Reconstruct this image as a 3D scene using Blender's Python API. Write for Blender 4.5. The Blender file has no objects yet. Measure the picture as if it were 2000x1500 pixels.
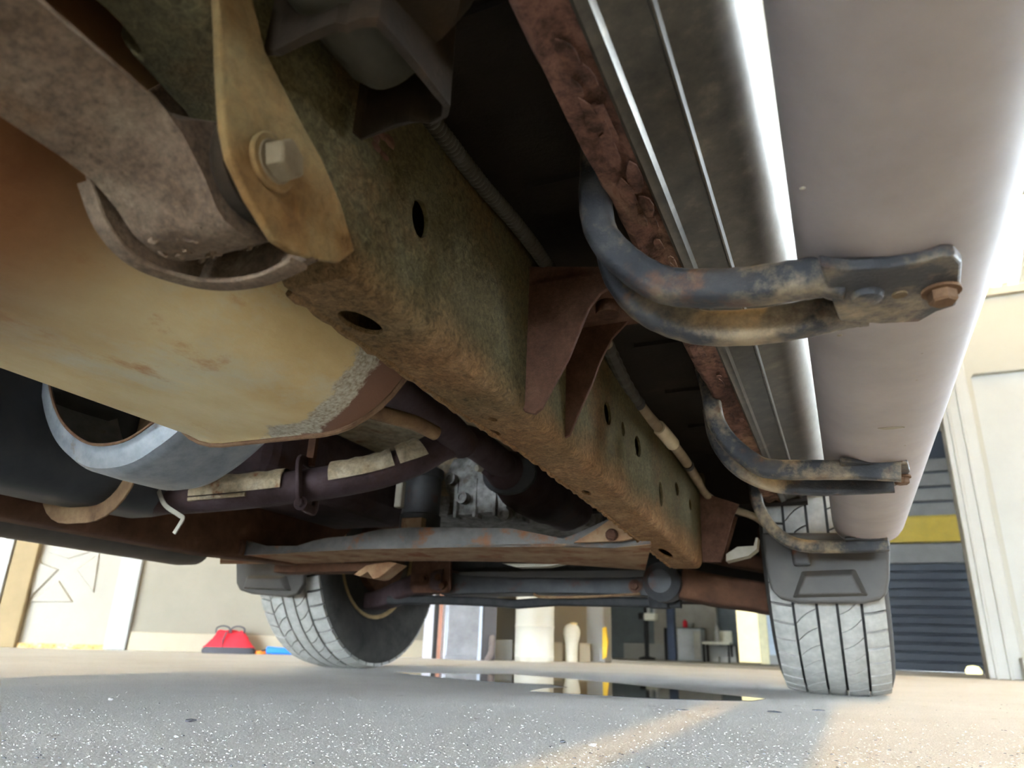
import bpy, bmesh, math, random
from mathutils import Vector, Matrix, noise

# ------------------------------------------------------------------ camera
F_PX, CX, CY = 1390.0, 1000.0, 750.0
CAM_H = 0.105
sc = bpy.context.scene
SLOPE, HY, VP = 0.032, 1250.0, (1665.0, 1312.0)
_n = Vector((-SLOPE, 1.0, -(HY - CY) / F_PX)).normalized()
UPC = -_n
_d = Vector(((VP[0] - CX) / F_PX, (VP[1] - CY) / F_PX, 1.0)).normalized()
_yh = (_d - UPC * _d.dot(UPC)).normalized()
_xr = _yh.cross(UPC)
RG = Matrix((_xr, _yh, UPC))                       # camera -> ground frame
_zt = _xr.cross(_d)
RT = Matrix((_xr, _d, _zt))                        # camera -> truck frame
RAKE = math.asin(_d.dot(UPC))

cam_data = bpy.data.cameras.new('camera')
cam = bpy.data.objects.new('camera', cam_data)
sc.collection.objects.link(cam)
sc.camera = cam
cam_data.sensor_width = 36.0
cam_data.lens = F_PX / 2000.0 * 36.0
cam_data.clip_start = 0.01
cx_ = RG @ Vector((1, 0, 0)); cy_ = RG @ Vector((0, -1, 0)); cz_ = RG @ Vector((0, 0, -1))
M = Matrix((cx_, cy_, cz_)).transposed().to_4x4()
M.translation = Vector((0, 0, CAM_H))
cam.matrix_world = M
cam_data.dof.use_dof = True
cam_data.dof.focus_distance = 0.78
cam_data.dof.aperture_fstop = 8.0

# ------------------------------------------------------------------ world, sun, exposure
w = bpy.data.worlds.new('world'); sc.world = w; w.use_nodes = True
bg = w.node_tree.nodes['Background']
bg.inputs[0].default_value = (0.78, 0.90, 1.0, 1); bg.inputs[1].default_value = 22.0
def lamp_area(x, y, z, power, sx, sy, color):
    d = bpy.data.lights.new('tube_glow', 'AREA'); d.shape = 'RECTANGLE'; d.size = sx; d.size_y = sy; d.energy = power; d.color = color
    o = bpy.data.objects.new('tube_glow', d); COL0.objects.link(o); o.location = (x, y, z); return o
COL0 = sc.collection
WARM = (1.0, 0.64, 0.20)
TUBES = ((1.18, -2.2, 2.62), (1.18, -.2, 2.62), (1.18, 1.8, 2.62), (1.18, 3.4, 2.62), (-2.5, -.6, 2.62), (-2.5, 1.3, 2.62))     # twin-tube fixtures over the right and left sides of the truck
for p_ in TUBES: lamp_area(p_[0], p_[1], p_[2] - .075, (4.0 if p_[0] > 0 else 2.8), .10, 1.5, WARM)
sc.view_settings.view_transform = 'Standard'
sc.view_settings.look = 'None'
sc.view_settings.gamma = 1.0
sc.view_settings.use_curve_mapping = False
sc.view_settings.exposure = 2.42
try:
    sc.cycles.max_bounces = 10; sc.cycles.diffuse_bounces = 6; sc.cycles.glossy_bounces = 4
except Exception:
    pass

# ------------------------------------------------------------------ helpers
COL = sc.collection
TO = Vector((0, CAM_H * math.sin(RAKE), CAM_H * math.cos(RAKE)))   # camera point in truck coordinates
rng = random.Random(7)

def pt(px, py, x=None, y=None, z=None):
    r = RT @ Vector(((px - CX) / F_PX, (py - CY) / F_PX, 1.0))
    if x is not None: return r * (x / r.x)
    if y is not None: return r * (y / r.y)
    return r * (z / r.z)
def gw(px, py, z=0.0):
    r = RG @ Vector(((px - CX) / F_PX, (py - CY) / F_PX, 1.0))
    return r * ((z - CAM_H) / r.z) + Vector((0, 0, CAM_H))
def gy(px, py, y):
    r = RG @ Vector(((px - CX) / F_PX, (py - CY) / F_PX, 1.0))
    return r * (y / r.y) + Vector((0, 0, CAM_H))

def obj(name, bm, mat, parent=None, smooth=False, bev=0.0, seg=2, off=None, kind=None):
    bmesh.ops.recalc_face_normals(bm, faces=bm.faces[:])
    if off is not None:
        for v in bm.verts: v.co += off
    me = bpy.data.meshes.new(name); bm.to_mesh(me); bm.free()
    me.materials.append(mat)
    if smooth:
        for p in me.polygons: p.use_smooth = True
        try: me.set_sharp_from_angle(angle=math.radians(40))
        except Exception: pass
    o = bpy.data.objects.new(name, me); COL.objects.link(o)
    if parent: o.parent = parent
    if bev:
        m = o.modifiers.new('bevel', 'BEVEL'); m.width = bev; m.segments = seg; m.limit_method = 'ANGLE'
    if kind: o['kind'] = kind
    return o
def T(name, bm, mat, parent=None, **k):              # a part of the truck, verts in camera-origin truck coords
    return obj(name, bm, mat, parent or TRUCK, off=TO, **k)
def tag(o, label, cat=None, group=None, kind=None):
    if label: o['label'] = label
    if cat: o['category'] = cat
    if group: o['group'] = group
    if kind: o['kind'] = kind
    return o

def box(bm, x0, x1, y0, y1, z0, z1, mt=None):
    vs = [bm.verts.new(Vector((x, y, z)) if mt is None else mt @ Vector((x, y, z))) for x in (x0, x1) for y in (y0, y1) for z in (z0, z1)]
    for f in ((0, 1, 3, 2), (4, 6, 7, 5), (0, 4, 5, 1), (2, 3, 7, 6), (0, 2, 6, 4), (1, 5, 7, 3)):
        bm.faces.new([vs[i] for i in f])
    return bm
def nb(): return bmesh.new()

def plate(bm, outer, o, u, v, th, holes=()):
    """flat plate: outline (and holes) in (u,v) coords at o, thickness th along u x v"""
    o, u, v = Vector(o), Vector(u), Vector(v); n = u.cross(v).normalized() * th
    tmp = bmesh.new()
    loops = []
    for lp in [outer] + list(holes):
        vs = [tmp.verts.new(o + u * a + v * b) for a, b in lp]
        es = [tmp.edges.new((vs[i], vs[(i + 1) % len(vs)])) for i in range(len(vs))]
        loops.append(vs)
    bmesh.ops.triangle_fill(tmp, use_beauty=True, edges=tmp.edges[:])
    tmp.verts.index_update()
    base = [bm.verts.new(q.co) for q in tmp.verts]; top = [bm.verts.new(q.co + n) for q in tmp.verts]
    for f in tmp.faces:
        ix = [q.index for q in f.verts]
        bm.faces.new([base[i] for i in reversed(ix)]); bm.faces.new([top[i] for i in ix])
    for vs in loops:
        for i in range(len(vs)):
            a, b = vs[i].index, vs[(i + 1) % len(vs)].index
            bm.faces.new([base[a], base[b], top[b], top[a]])
    tmp.free(); return bm

def smooth_path(pts, n=6):
    pts = [Vector(p) for p in pts]; out = []
    for i in range(len(pts) - 1):
        p0 = pts[max(i - 1, 0)]; p1 = pts[i]; p2 = pts[i + 1]; p3 = pts[min(i + 2, len(pts) - 1)]
        for k in range(n):
            t = k / n
            out.append(0.5 * ((2 * p1) + (p2 - p0) * t + (2 * p0 - 5 * p1 + 4 * p2 - p3) * t * t + (3 * p1 - p0 - 3 * p2 + p3) * t ** 3))
    out.append(pts[-1]); return out

def sweep(bm, path, section, up=(0, 0, 1), closed=True, cap=True, scales=None):
    """section: list of (a,b): a along side, b along up; section may be a function of the station index"""
    rings = []; N = len(path); upv = Vector(up)
    for i, p in enumerate(path):
        t = (path[min(i + 1, N - 1)] - path[max(i - 1, 0)])
        if t.length < 1e-9: t = Vector((0, 1, 0))
        t.normalize()
        s = t.cross(upv)
        if s.length < 1e-3: s = t.cross(Vector((1, 0, 0)))
        s.normalize(); u = s.cross(t)
        sec = section(i) if callable(section) else section
        k = scales[i] if scales else 1.0
        rings.append([bm.verts.new(p + s * a * k + u * b * k) for a, b in sec])
    m = len(rings[0])
    for i in range(N - 1):
        for j in range(m if closed else m - 1):
            bm.faces.new([rings[i][j], rings[i][(j + 1) % m], rings[i + 1][(j + 1) % m], rings[i + 1][j]])
    if cap and closed:
        bm.faces.new(rings[0][::-1]); bm.faces.new(rings[-1])
    return rings
def circ(r, n=16, r2=None):
    return [(r * math.cos(2 * math.pi * i / n), (r2 or r) * math.sin(2 * math.pi * i / n)) for i in range(n)]
def rrect(w, h, r, n=3):
    out = []
    for cx, cy, a0 in ((w / 2 - r, h / 2 - r, 0), (-w / 2 + r, h / 2 - r, 90), (-w / 2 + r, -h / 2 + r, 180), (w / 2 - r, -h / 2 + r, 270)):
        for i in range(n + 1):
            a = math.radians(a0 + 90 * i / n); out.append((cx + r * math.cos(a), cy + r * math.sin(a)))
    return out
def lathe(bm, prof, c, axis, n=24):
    """prof list of (radius, height along axis)"""
    ax = Vector(axis).normalized(); c = Vector(c)
    a = ax.orthogonal().normalized(); b = ax.cross(a)
    rings = []
    for r, h in prof:
        rings.append([bm.verts.new(c + ax * h + (a * math.cos(2 * math.pi * i / n) + b * math.sin(2 * math.pi * i / n)) * max(r, 1e-5)) for i in range(n)])
    for k in range(len(rings) - 1):
        for i in range(n):
            bm.faces.new([rings[k][i], rings[k][(i + 1) % n], rings[k + 1][(i + 1) % n], rings[k + 1][i]])
    if prof[0][0] > 1e-4: bm.faces.new(rings[0][::-1])
    if prof[-1][0] > 1e-4: bm.faces.new(rings[-1])
    return bm
def hexbolt(bm, c, axis, r, h, washer=1.5, n=6):
    lathe(bm, [(r * washer, 0), (r * washer, h * .22), (r * 1.02, h * .22)], c, axis, 20)
    lathe(bm, [(r, h * .2), (r, h * .85), (r * .86, h), (0, h)], c, axis, n)
    return bm
def boolean(o, cutters):
    """cut the meshes out of o for good"""
    ob = []
    for i, bmc in enumerate(cutters):
        bmesh.ops.recalc_face_normals(bmc, faces=bmc.faces[:])
        me = bpy.data.meshes.new('cut'); bmc.to_mesh(me); bmc.free()
        c = bpy.data.objects.new('cut', me); COL.objects.link(c); c.matrix_world = Matrix()
        m = o.modifiers.new('b%d' % i, 'BOOLEAN'); m.object = c; m.operation = 'DIFFERENCE'; m.solver = 'EXACT'
        ob.append(c)
    par = o.parent; o.parent = None
    dg = bpy.context.evaluated_depsgraph_get(); dg.update()
    me = bpy.data.meshes.new_from_object(o.evaluated_get(dg))
    old = o.data; o.modifiers.clear(); o.data = me; bpy.data.meshes.remove(old)
    o.parent = par
    for c in ob:
        m = c.data; bpy.data.objects.remove(c); bpy.data.meshes.remove(m)

# ------------------------------------------------------------------ materials
def mat(name, stops, scale=20, detail=8, rough=0.8, metal=0.0, bump=0.0, bscale=None, layer=None, layer2=None, rough_var=0.0, spec=0.15, distort=0.0, stretch=None, k=(1, 1, 1)):
    """stops: colour ramp over fractal noise; layer: (colour, noise scale, lo, hi) patches painted over it"""
    kk = lambda c: tuple(min(1.0, c[i] * k[i]) for i in range(3))
    stops = [(p, kk(c)) for p, c in stops]
    if layer: layer = (kk(layer[0]),) + tuple(layer[1:])
    if layer2: layer2 = (kk(layer2[0]),) + tuple(layer2[1:])
    m = bpy.data.materials.new(name); m.use_nodes = True
    nt = m.node_tree; N = nt.nodes; L = nt.links
    b = N['Principled BSDF']; b.inputs['Roughness'].default_value = rough; b.inputs['Metallic'].default_value = metal
    b.inputs['Specular IOR Level'].default_value = spec
    tc = N.new('ShaderNodeTexCoord'); vec = tc.outputs['Object']
    if stretch:
        mp = N.new('ShaderNodeMapping'); mp.inputs['Scale'].default_value = stretch
        L.new(vec, mp.inputs[0]); vec = mp.outputs[0]
    def nz(s, d=8, r=0.6):
        n = N.new('ShaderNodeTexNoise'); n.inputs['Scale'].default_value = s; n.inputs['Detail'].default_value = d
        n.inputs['Roughness'].default_value = r; n.inputs['Distortion'].default_value = distort
        L.new(vec, n.inputs['Vector']); return n.outputs[0]
    n1 = nz(scale, detail, 0.65)
    rp = N.new('ShaderNodeValToRGB'); e = rp.color_ramp.elements
    while len(e) < len(stops): e.new(0.5)
    for i, (p, c) in enumerate(stops): e[i].position = p; e[i].color = (*c, 1)
    L.new(n1, rp.inputs[0]); colr = rp.outputs[0]
    for ly in (layer, layer2):
        if not ly: continue
        c, s, lo, hi = ly
        mr = N.new('ShaderNodeMapRange'); mr.inputs[1].default_value = lo; mr.inputs[2].default_value = hi
        L.new(nz(s, 10, 0.7), mr.inputs[0])
        mx = N.new('ShaderNodeMix'); mx.data_type = 'RGBA'
        L.new(mr.outputs[0], mx.inputs['Factor']); L.new(colr, mx.inputs['A']); mx.inputs['B'].default_value = (*c, 1)
        colr = mx.outputs['Result']
    L.new(colr, b.inputs['Base Color'])
    if rough_var:
        mr = N.new('ShaderNodeMapRange'); mr.inputs[1].default_value = .3; mr.inputs[2].default_value = .7
        mr.inputs[3].default_value = rough - rough_var; mr.inputs[4].default_value = rough + rough_var
        L.new(n1, mr.inputs[0]); L.new(mr.outputs[0], b.inputs['Roughness'])
    if bump:
        bp = N.new('ShaderNodeBump'); bp.inputs['Strength'].default_value = bump; bp.inputs['Distance'].default_value = 0.002
        L.new(nz(bscale or scale * 8, 6, 0.7), bp.inputs['Height']); L.new(bp.outputs[0], b.inputs['Normal'])
    return m

MRAIL = mat('rusty_frame', [(.30, (.045, .033, .014)), (.46, (.062, .049, .021)), (.58, (.070, .060, .030)), (.72, (.085, .066, .030))], 9, 10, .95, 0, 1.0, 420,
            layer=((.085, .042, .014), 4.2, .50, .68), spec=.15)
def speckle(m, scale, lo, hi, dark, light, dist=.8):
    nt = m.node_tree; N = nt.nodes; L = nt.links; b = N['Principled BSDF']; src = b.inputs['Base Color'].links[0].from_socket
    tc = N.new('ShaderNodeTexCoord'); n = N.new('ShaderNodeTexNoise'); n.inputs['Scale'].default_value = scale; n.inputs['Detail'].default_value = 5; n.inputs['Roughness'].default_value = .75; n.inputs['Distortion'].default_value = dist
    L.new(tc.outputs['Object'], n.inputs['Vector'])
    rp = N.new('ShaderNodeValToRGB'); rp.color_ramp.elements[0].position = lo; rp.color_ramp.elements[0].color = (dark, dark, dark, 1); rp.color_ramp.elements[1].position = hi; rp.color_ramp.elements[1].color = (light, light, light, 1)
    L.new(n.outputs[0], rp.inputs[0])
    mx = N.new('ShaderNodeMix'); mx.data_type = 'RGBA'; mx.blend_type = 'MULTIPLY'; mx.inputs['Factor'].default_value = 1; L.new(src, mx.inputs['A']); L.new(rp.outputs[0], mx.inputs['B'])
    L.new(mx.outputs['Result'], b.inputs['Base Color'])
def axis_mix(m, axis, lo, hi, stops, scale, amp, nscale=7):
    """blend towards a second colouring along one object axis, with a ragged noisy boundary"""
    nt = m.node_tree; N = nt.nodes; L = nt.links; b = N['Principled BSDF']; src = b.inputs['Base Color'].links[0].from_socket
    tc = N.new('ShaderNodeTexCoord'); sx = N.new('ShaderNodeSeparateXYZ'); L.new(tc.outputs['Object'], sx.inputs[0])
    n = N.new('ShaderNodeTexNoise'); n.inputs['Scale'].default_value = nscale; n.inputs['Detail'].default_value = 8; L.new(tc.outputs['Object'], n.inputs['Vector'])
    ma = N.new('ShaderNodeMath'); ma.operation = 'MULTIPLY_ADD'; L.new(n.outputs[0], ma.inputs[0]); ma.inputs[1].default_value = amp; L.new(sx.outputs[axis], ma.inputs[2])
    mr = N.new('ShaderNodeMapRange'); mr.interpolation_type = 'SMOOTHSTEP'; mr.inputs[1].default_value = lo; mr.inputs[2].default_value = hi; L.new(ma.outputs[0], mr.inputs[0])
    n2 = N.new('ShaderNodeTexNoise'); n2.inputs['Scale'].default_value = scale; n2.inputs['Detail'].default_value = 10; n2.inputs['Roughness'].default_value = .7; L.new(tc.outputs['Object'], n2.inputs['Vector'])
    rp = N.new('ShaderNodeValToRGB'); e = rp.color_ramp.elements
    while len(e) < len(stops): e.new(.5)
    for i, (p, c) in enumerate(stops): e[i].position = p; e[i].color = (*c, 1)
    L.new(n2.outputs[0], rp.inputs[0])
    mx = N.new('ShaderNodeMix'); mx.data_type = 'RGBA'; L.new(mr.outputs[0], mx.inputs['Factor']); L.new(src, mx.inputs['A']); L.new(rp.outputs[0], mx.inputs['B'])
    L.new(mx.outputs['Result'], b.inputs['Base Color']); return mr.outputs[0]
axis_mix(MRAIL, 2, .425, .355, [(.3, (.115, .052, .020)), (.5, (.175, .094, .04)), (.7, (.235, .14, .07))], 24, .09)
MRAIL2 = mat('dark_rusty_frame', [(.3, (.05, .022, .012)), (.6, (.11, .05, .025)), (.8, (.16, .09, .05))], 18, 8, .9, 0, .6, 300, k=(0.7, 0.7, 0.75))
MPLATE = mat('dusty_bracket', [(.3, (.20, .11, .04)), (.5, (.30, .20, .09)), (.7, (.36, .24, .10))], 14, 8, .9, 0, .5, 300, layer=((.22, .20, .12), 7, .5, .68), k=(0.48, 0.42, 0.33))
MARM = mat('crusted_arm', [(.3, (.15, .10, .065)), (.5, (.26, .19, .135)), (.7, (.36, .29, .21))], 30, 12, .95, 0, 1.0, 130, layer=((.24, .13, .055), 6, .52, .7), k=(0.42, 0.39, 0.36))
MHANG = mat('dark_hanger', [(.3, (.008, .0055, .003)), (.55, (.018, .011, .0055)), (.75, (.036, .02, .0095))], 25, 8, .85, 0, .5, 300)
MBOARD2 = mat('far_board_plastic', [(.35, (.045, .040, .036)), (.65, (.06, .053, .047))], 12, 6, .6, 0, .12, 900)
MGUS = mat('brown_gusset', [(.3, (.07, .032, .02)), (.55, (.13, .065, .04)), (.75, (.17, .10, .06))], 35, 8, .85, 0, .5, 350, k=(0.5, 0.46, 0.46))
MTANK = None
MCHROME = mat('polished_trim', [(.35, (.21, .205, .195)), (.6, (.28, .272, .26))], 60, 8, .17, 1.0, .05, 500, layer=((.30, .25, .18), 26, .60, .80), rough_var=.08, stretch=(1, .3, 1))
MRUST = mat('flaking_rust', [(.3, (.06, .025, .017)), (.5, (.16, .075, .05)), (.66, (.22, .12, .07)), (.8, (.30, .17, .07))], 22, 12, .95, 0, 1.0, 90, stretch=(1, .35, 1), distort=.6, k=(0.8, 0.88, 0.98))
MBOARD = mat('grey_plastic', [(.35, (.155, .145, .135)), (.65, (.19, .178, .165))], 12, 6, .55, 0, .12, 900, layer=((.34, .31, .26), 45, .72, .80), spec=.5, k=(1.38, 1.28, 1.36))
MSTEP = mat('worn_black_steel', [(.35, (.012, .013, .016)), (.55, (.024, .025, .028)), (.74, (.06, .056, .05))], 34, 12, .5, 0, .6, 260, layer=((.25, .19, .115), 9, .49, .64), layer2=((.10, .045, .022), 20, .56, .70), spec=.3)
MBOLT = mat('rusty_bolt', [(.3, (.24, .14, .08)), (.6, (.38, .26, .16)), (.8, (.45, .36, .27))], 90, 8, .8, .1, .5, 400, k=(0.32, 0.27, 0.24))
MBOLT2 = mat('dusty_bolt', [(.3, (.33, .26, .17)), (.6, (.44, .37, .27)), (.8, (.55, .50, .42))], 70, 8, .8, .1, .5, 300, k=(0.28, 0.25, 0.2))
MFLOORPAN = mat('underbody_coat', [(.3, (.028, .021, .016)), (.6, (.055, .04, .027)), (.8, (.12, .085, .05))], 7, 8, .95, 0, .4, 150, k=(0.35, 0.36, 0.42))
MBLACK = mat('black_plastic', [(.35, (.018, .019, .021)), (.7, (.035, .035, .036))], 10, 6, .5, 0, .1, 300, layer=((.10, .085, .065), 8, .6, .8))
MDARK = mat('black_rubber', [(.35, (.014, .014, .015)), (.7, (.03, .029, .028))], 30, 6, .75, 0, .2, 400)
MSIDEWALL = mat('tire_sidewall', [(.35, (.02, .019, .018)), (.7, (.045, .041, .036))], 14, 6, .8, 0, .2, 200)
MTREAD = mat('dusty_tread', [(.3, (.30, .295, .285)), (.55, (.38, .375, .36)), (.75, (.46, .45, .425))], 40, 8, .95, 0, .4, 250, k=(0.66, 0.65, 0.63))
MGROOVE = mat('tread_groove', [(.35, (.022, .022, .022)), (.7, (.04, .039, .037))], 40, 4, .95)
MGALV = mat('galvanised', [(.3, (.30, .325, .35)), (.5, (.42, .44, .455)), (.7, (.52, .53, .53))], 40, 10, .45, .5, .2, 200, layer=((.32, .2, .09), 14, .60, .72), k=(0.48, 0.48, 0.49))
MPIPE = mat('oxidised_pipe', [(.3, (.085, .055, .05)), (.5, (.15, .105, .095)), (.7, (.20, .16, .155))], 25, 10, .65, .4, .4, 200, layer=((.17, .085, .05), 12, .52, .7), k=(0.3, 0.265, 0.3))
MSHIELD = mat('tan_heat_shield', [(.3, (.33, .24, .13)), (.5, (.47, .39, .26)), (.7, (.56, .50, .37))], 22, 10, .6, .3, .4, 150, layer=((.28, .12, .045), 18, .56, .66), k=(0.62, 0.58, 0.55))
MALU = mat('cast_aluminium', [(.3, (.10, .095, .085)), (.5, (.30, .30, .285)), (.7, (.50, .50, .48))], 38, 10, .55, .5, .6, 120, layer=((.10, .07, .04), 20, .55, .68), k=(0.65, 0.63, 0.62))
MXM = mat('crossmember_paint', [(.35, (.15, .145, .14)), (.6, (.22, .215, .205))], 22, 10, .7, .1, .3, 200, layer=((.30, .13, .055), 13, .55, .64), k=(0.5, 0.48, 0.46))
MFLANGE = mat('rusty_flange', [(.3, (.19, .09, .04)), (.5, (.34, .22, .12)), (.7, (.42, .32, .19))], 16, 10, .9, 0, .5, 200, layer=((.25, .095, .035), 11, .52, .62), k=(0.6, 0.55, 0.55))
MHOSE = mat('dusty_hose', [(.3, (.24, .19, .125)), (.7, (.38, .315, .22))], 30, 8, .8, 0, .3, 200, k=(0.55, 0.52, 0.5))
MSLEEVE = mat('white_sleeve', [(.3, (.55, .47, .34)), (.7, (.72, .66, .52))], 30, 6, .7, k=(0.7, 0.66, 0.6))
MCOND = mat('grey_conduit', [(.3, (.07, .062, .05)), (.7, (.15, .135, .11))], 30, 6, .7, k=(0.32, 0.32, 0.32))
MFLAP = mat('grey_mud_flap', [(.35, (.13, .128, .125)), (.7, (.165, .162, .155))], 20, 6, .5, 0, .1, 600, layer=((.25, .225, .18), 7, .6, .8), spec=.15, k=(0.33, 0.305, 0.28))
MBEIGE = mat('beige_bracket', [(.3, (.42, .38, .30)), (.7, (.55, .51, .43))], 20, 6, .7, k=(0.5, 0.49, 0.47))
MPAINT = mat('body_paint', [(.3, (.25, .24, .23)), (.7, (.28, .27, .26))], 2, 2, .4, .2)
MSTRAP = mat('rusty_strap', [(.3, (.11, .06, .03)), (.5, (.24, .15, .08)), (.7, (.36, .25, .13))], 18, 8, .9, 0, .5, 200, k=(0.6, 0.58, 0.58))
MSTEELGREY = mat('bluish_steel', [(.35, (.10, .10, .108)), (.7, (.165, .165, .17))], 20, 8, .55, .3, .2, 200, layer=((.17, .075, .045), 7, .56, .64), k=(0.34, 0.34, 0.33))

f_ = axis_mix(MCHROME, 0, -.005, -.030, [(.35, (.045, .040, .033)), (.55, (.075, .066, .052)), (.7, (.13, .11, .08))], 30, .012, 14)     # grime film on the inboard half, its dark reflection painted in too
_b = MCHROME.node_tree.nodes['Principled BSDF']
_r = MCHROME.node_tree.nodes.new('ShaderNodeMapRange'); _r.inputs[3].default_value = .44; _r.inputs[4].default_value = .30
MCHROME.node_tree.links.new(f_, _r.inputs[0]); MCHROME.node_tree.links.new(_r.outputs[0], _b.inputs['Roughness'])
_r = MCHROME.node_tree.nodes.new('ShaderNodeMapRange'); _r.inputs[3].default_value = 1.0; _r.inputs[4].default_value = .35
MCHROME.node_tree.links.new(f_, _r.inputs[0]); MCHROME.node_tree.links.new(_r.outputs[0], _b.inputs['Metallic'])

def tank_material():
    m = mat('tan_muffler_steel', [(.3, (.36, .245, .10)), (.48, (.46, .345, .17)), (.6, (.50, .41, .235)), (.75, (.58, .47, .28))], 4.5, 10, .62, .25, .25, 160,
            layer=((.42, .42, .34), 3.6, .56, .72), layer2=((.34, .16, .06), 7.5, .60, .70), stretch=(1, .55, 1))
    nt = m.node_tree; N = nt.nodes; L = nt.links
    b = N['Principled BSDF']; src = b.inputs['Base Color'].links[0].from_socket
    tc = N.new('ShaderNodeTexCoord'); sx = N.new('ShaderNodeSeparateXYZ'); L.new(tc.outputs['Object'], sx.inputs[0])
    nz = N.new('ShaderNodeTexNoise'); nz.inputs['Scale'].default_value = 11; nz.inputs['Detail'].default_value = 10; nz.inputs['Roughness'].default_value = .7
    L.new(tc.outputs['Object'], nz.inputs['Vector'])
    # corrosion creeping in from the far seam, strongest on the outboard side: d = y + .35*(x) + noise
    def math_(op, a, bb):
        q = N.new('ShaderNodeMath'); q.operation = op
        for i, vv in enumerate((a, bb)):
            if isinstance(vv, (int, float)): q.inputs[i].default_value = vv
            else: L.new(vv, q.inputs[i])
        return q.outputs[0]
    d = math_('ADD', math_('ADD', sx.outputs[1], math_('MULTIPLY', sx.outputs[0], 0.42)), math_('MULTIPLY', nz.outputs[0], .10))
    # stripe of white scale, and brown past it
    def ramp(lo, hi):
        q = N.new('ShaderNodeMapRange'); q.inputs[1].default_value = lo; q.inputs[2].default_value = hi; L.new(d, q.inputs[0]); return q.outputs[0]
    wn = N.new('ShaderNodeTexNoise'); wn.inputs['Scale'].default_value = 260; wn.inputs['Detail'].default_value = 6; L.new(tc.outputs['Object'], wn.inputs['Vector'])
    wr = N.new('ShaderNodeValToRGB'); wr.color_ramp.elements[0].color = (.20, .165, .11, 1); wr.color_ramp.elements[0].position = .30
    wr.color_ramp.elements[1].color = (.42, .385, .31, 1); wr.color_ramp.elements[1].position = .68; L.new(wn.outputs[0], wr.inputs[0])
    m1 = N.new('ShaderNodeMix'); m1.data_type = 'RGBA'; L.new(ramp(.388, .394), m1.inputs['Factor']); L.new(src, m1.inputs['A']); L.new(wr.outputs[0], m1.inputs['B'])
    m2 = N.new('ShaderNodeMix'); m2.data_type = 'RGBA'; L.new(ramp(.428, .434), m2.inputs['Factor']); L.new(m1.outputs['Result'], m2.inputs['A']); m2.inputs['B'].default_value = (.13, .065, .04, 1)
    L.new(m2.outputs['Result'], b.inputs['Base Color'])
    return m
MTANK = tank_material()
speckle(MRAIL, 170, .36, .66, .55, 1.45); speckle(MARM, 190, .34, .68, .62, 1.35, 0.0); speckle(MRUST, 38, .38, .60, .35, 1.35, .25); speckle(MSHIELD, 60, .34, .6, .6, 1.15, .2); speckle(MBOARD, 300, .28, .36, .8, 1.0, 0.0); speckle(MGUS, 200, .34, .66, .75, 1.2, .2); speckle(MPLATE, 90, .36, .66, .75, 1.2)
axis_mix(MTANK, 1, .41, .23, [(.3, (.10, .036, .012)), (.6, (.17, .075, .028)), (.8, (.22, .12, .05))], 6, .06)  # browner towards the rear: the arm's shade and rusty bounce painted in

def floor_material():
    m = bpy.data.materials.new('concrete'); m.use_nodes = True
    nt = m.node_tree; N = nt.nodes; L = nt.links; b = N['Principled BSDF']
    b.inputs['Roughness'].default_value = .85; b.inputs['Specular IOR Level'].default_value = .25
    tc = N.new('ShaderNodeTexCoord')
    def nz(s, d=8, r=.6):
        n = N.new('ShaderNodeTexNoise'); n.inputs['Scale'].default_value = s; n.inputs['Detail'].default_value = d; n.inputs['Roughness'].default_value = r
        L.new(tc.outputs['Object'], n.inputs['Vector']); return n.outputs[0]
    def ramp(src, stops):
        rp = N.new('ShaderNodeValToRGB'); e = rp.color_ramp.elements
        while len(e) < len(stops): e.new(.5)
        for i, (p, c) in enumerate(stops): e[i].position = p; e[i].color = (*c, 1)
        L.new(src, rp.inputs[0]); return rp.outputs[0]
    base = ramp(nz(3.0, 12, .7), [(.3, (.62, .60, .56)), (.55, (.70, .68, .64)), (.75, (.76, .74, .70))])
    grit = ramp(nz(330, 4, .65), [(.36, (.55, .54, .52)), (.50, (1, 1, 1)), (.72, (1.12, 1.12, 1.12))])
    spots = ramp(nz(34, 4, .55), [(.27, (.40, .35, .30)), (.33, (1, 1, 1))])
    mx = N.new('ShaderNodeMix'); mx.data_type = 'RGBA'; mx.blend_type = 'MULTIPLY'; mx.inputs['Factor'].default_value = .7
    L.new(base, mx.inputs['A']); L.new(grit, mx.inputs['B'])
    mx2 = N.new('ShaderNodeMix'); mx2.data_type = 'RGBA'; mx2.blend_type = 'MULTIPLY'; mx2.inputs['Factor'].default_value = .8
    L.new(mx.outputs['Result'], mx2.inputs['A']); L.new(spots, mx2.inputs['B'])
    L.new(mx2.outputs['Result'], b.inputs['Base Color'])
    bp = N.new('ShaderNodeBump'); bp.inputs['Strength'].default_value = 1.0; bp.inputs['Distance'].default_value = .003
    L.new(nz(240, 5, .75), bp.inputs['Height']); L.new(bp.outputs[0], b.inputs['Normal'])
    return m
MSTRAP2 = mat('dusty_rim_edge', [(.3, (.20, .13, .06)), (.7, (.34, .24, .12))], 18, 8, .8)
def flat(name, c, rough=.6, metal=0, var=.12, scale=6, spec=.4):
    return mat(name, [(.3, tuple(q * (1 - var) for q in c)), (.7, tuple(min(1, q * (1 + var)) for q in c))], scale, 5, rough, metal, spec=spec)

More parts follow.
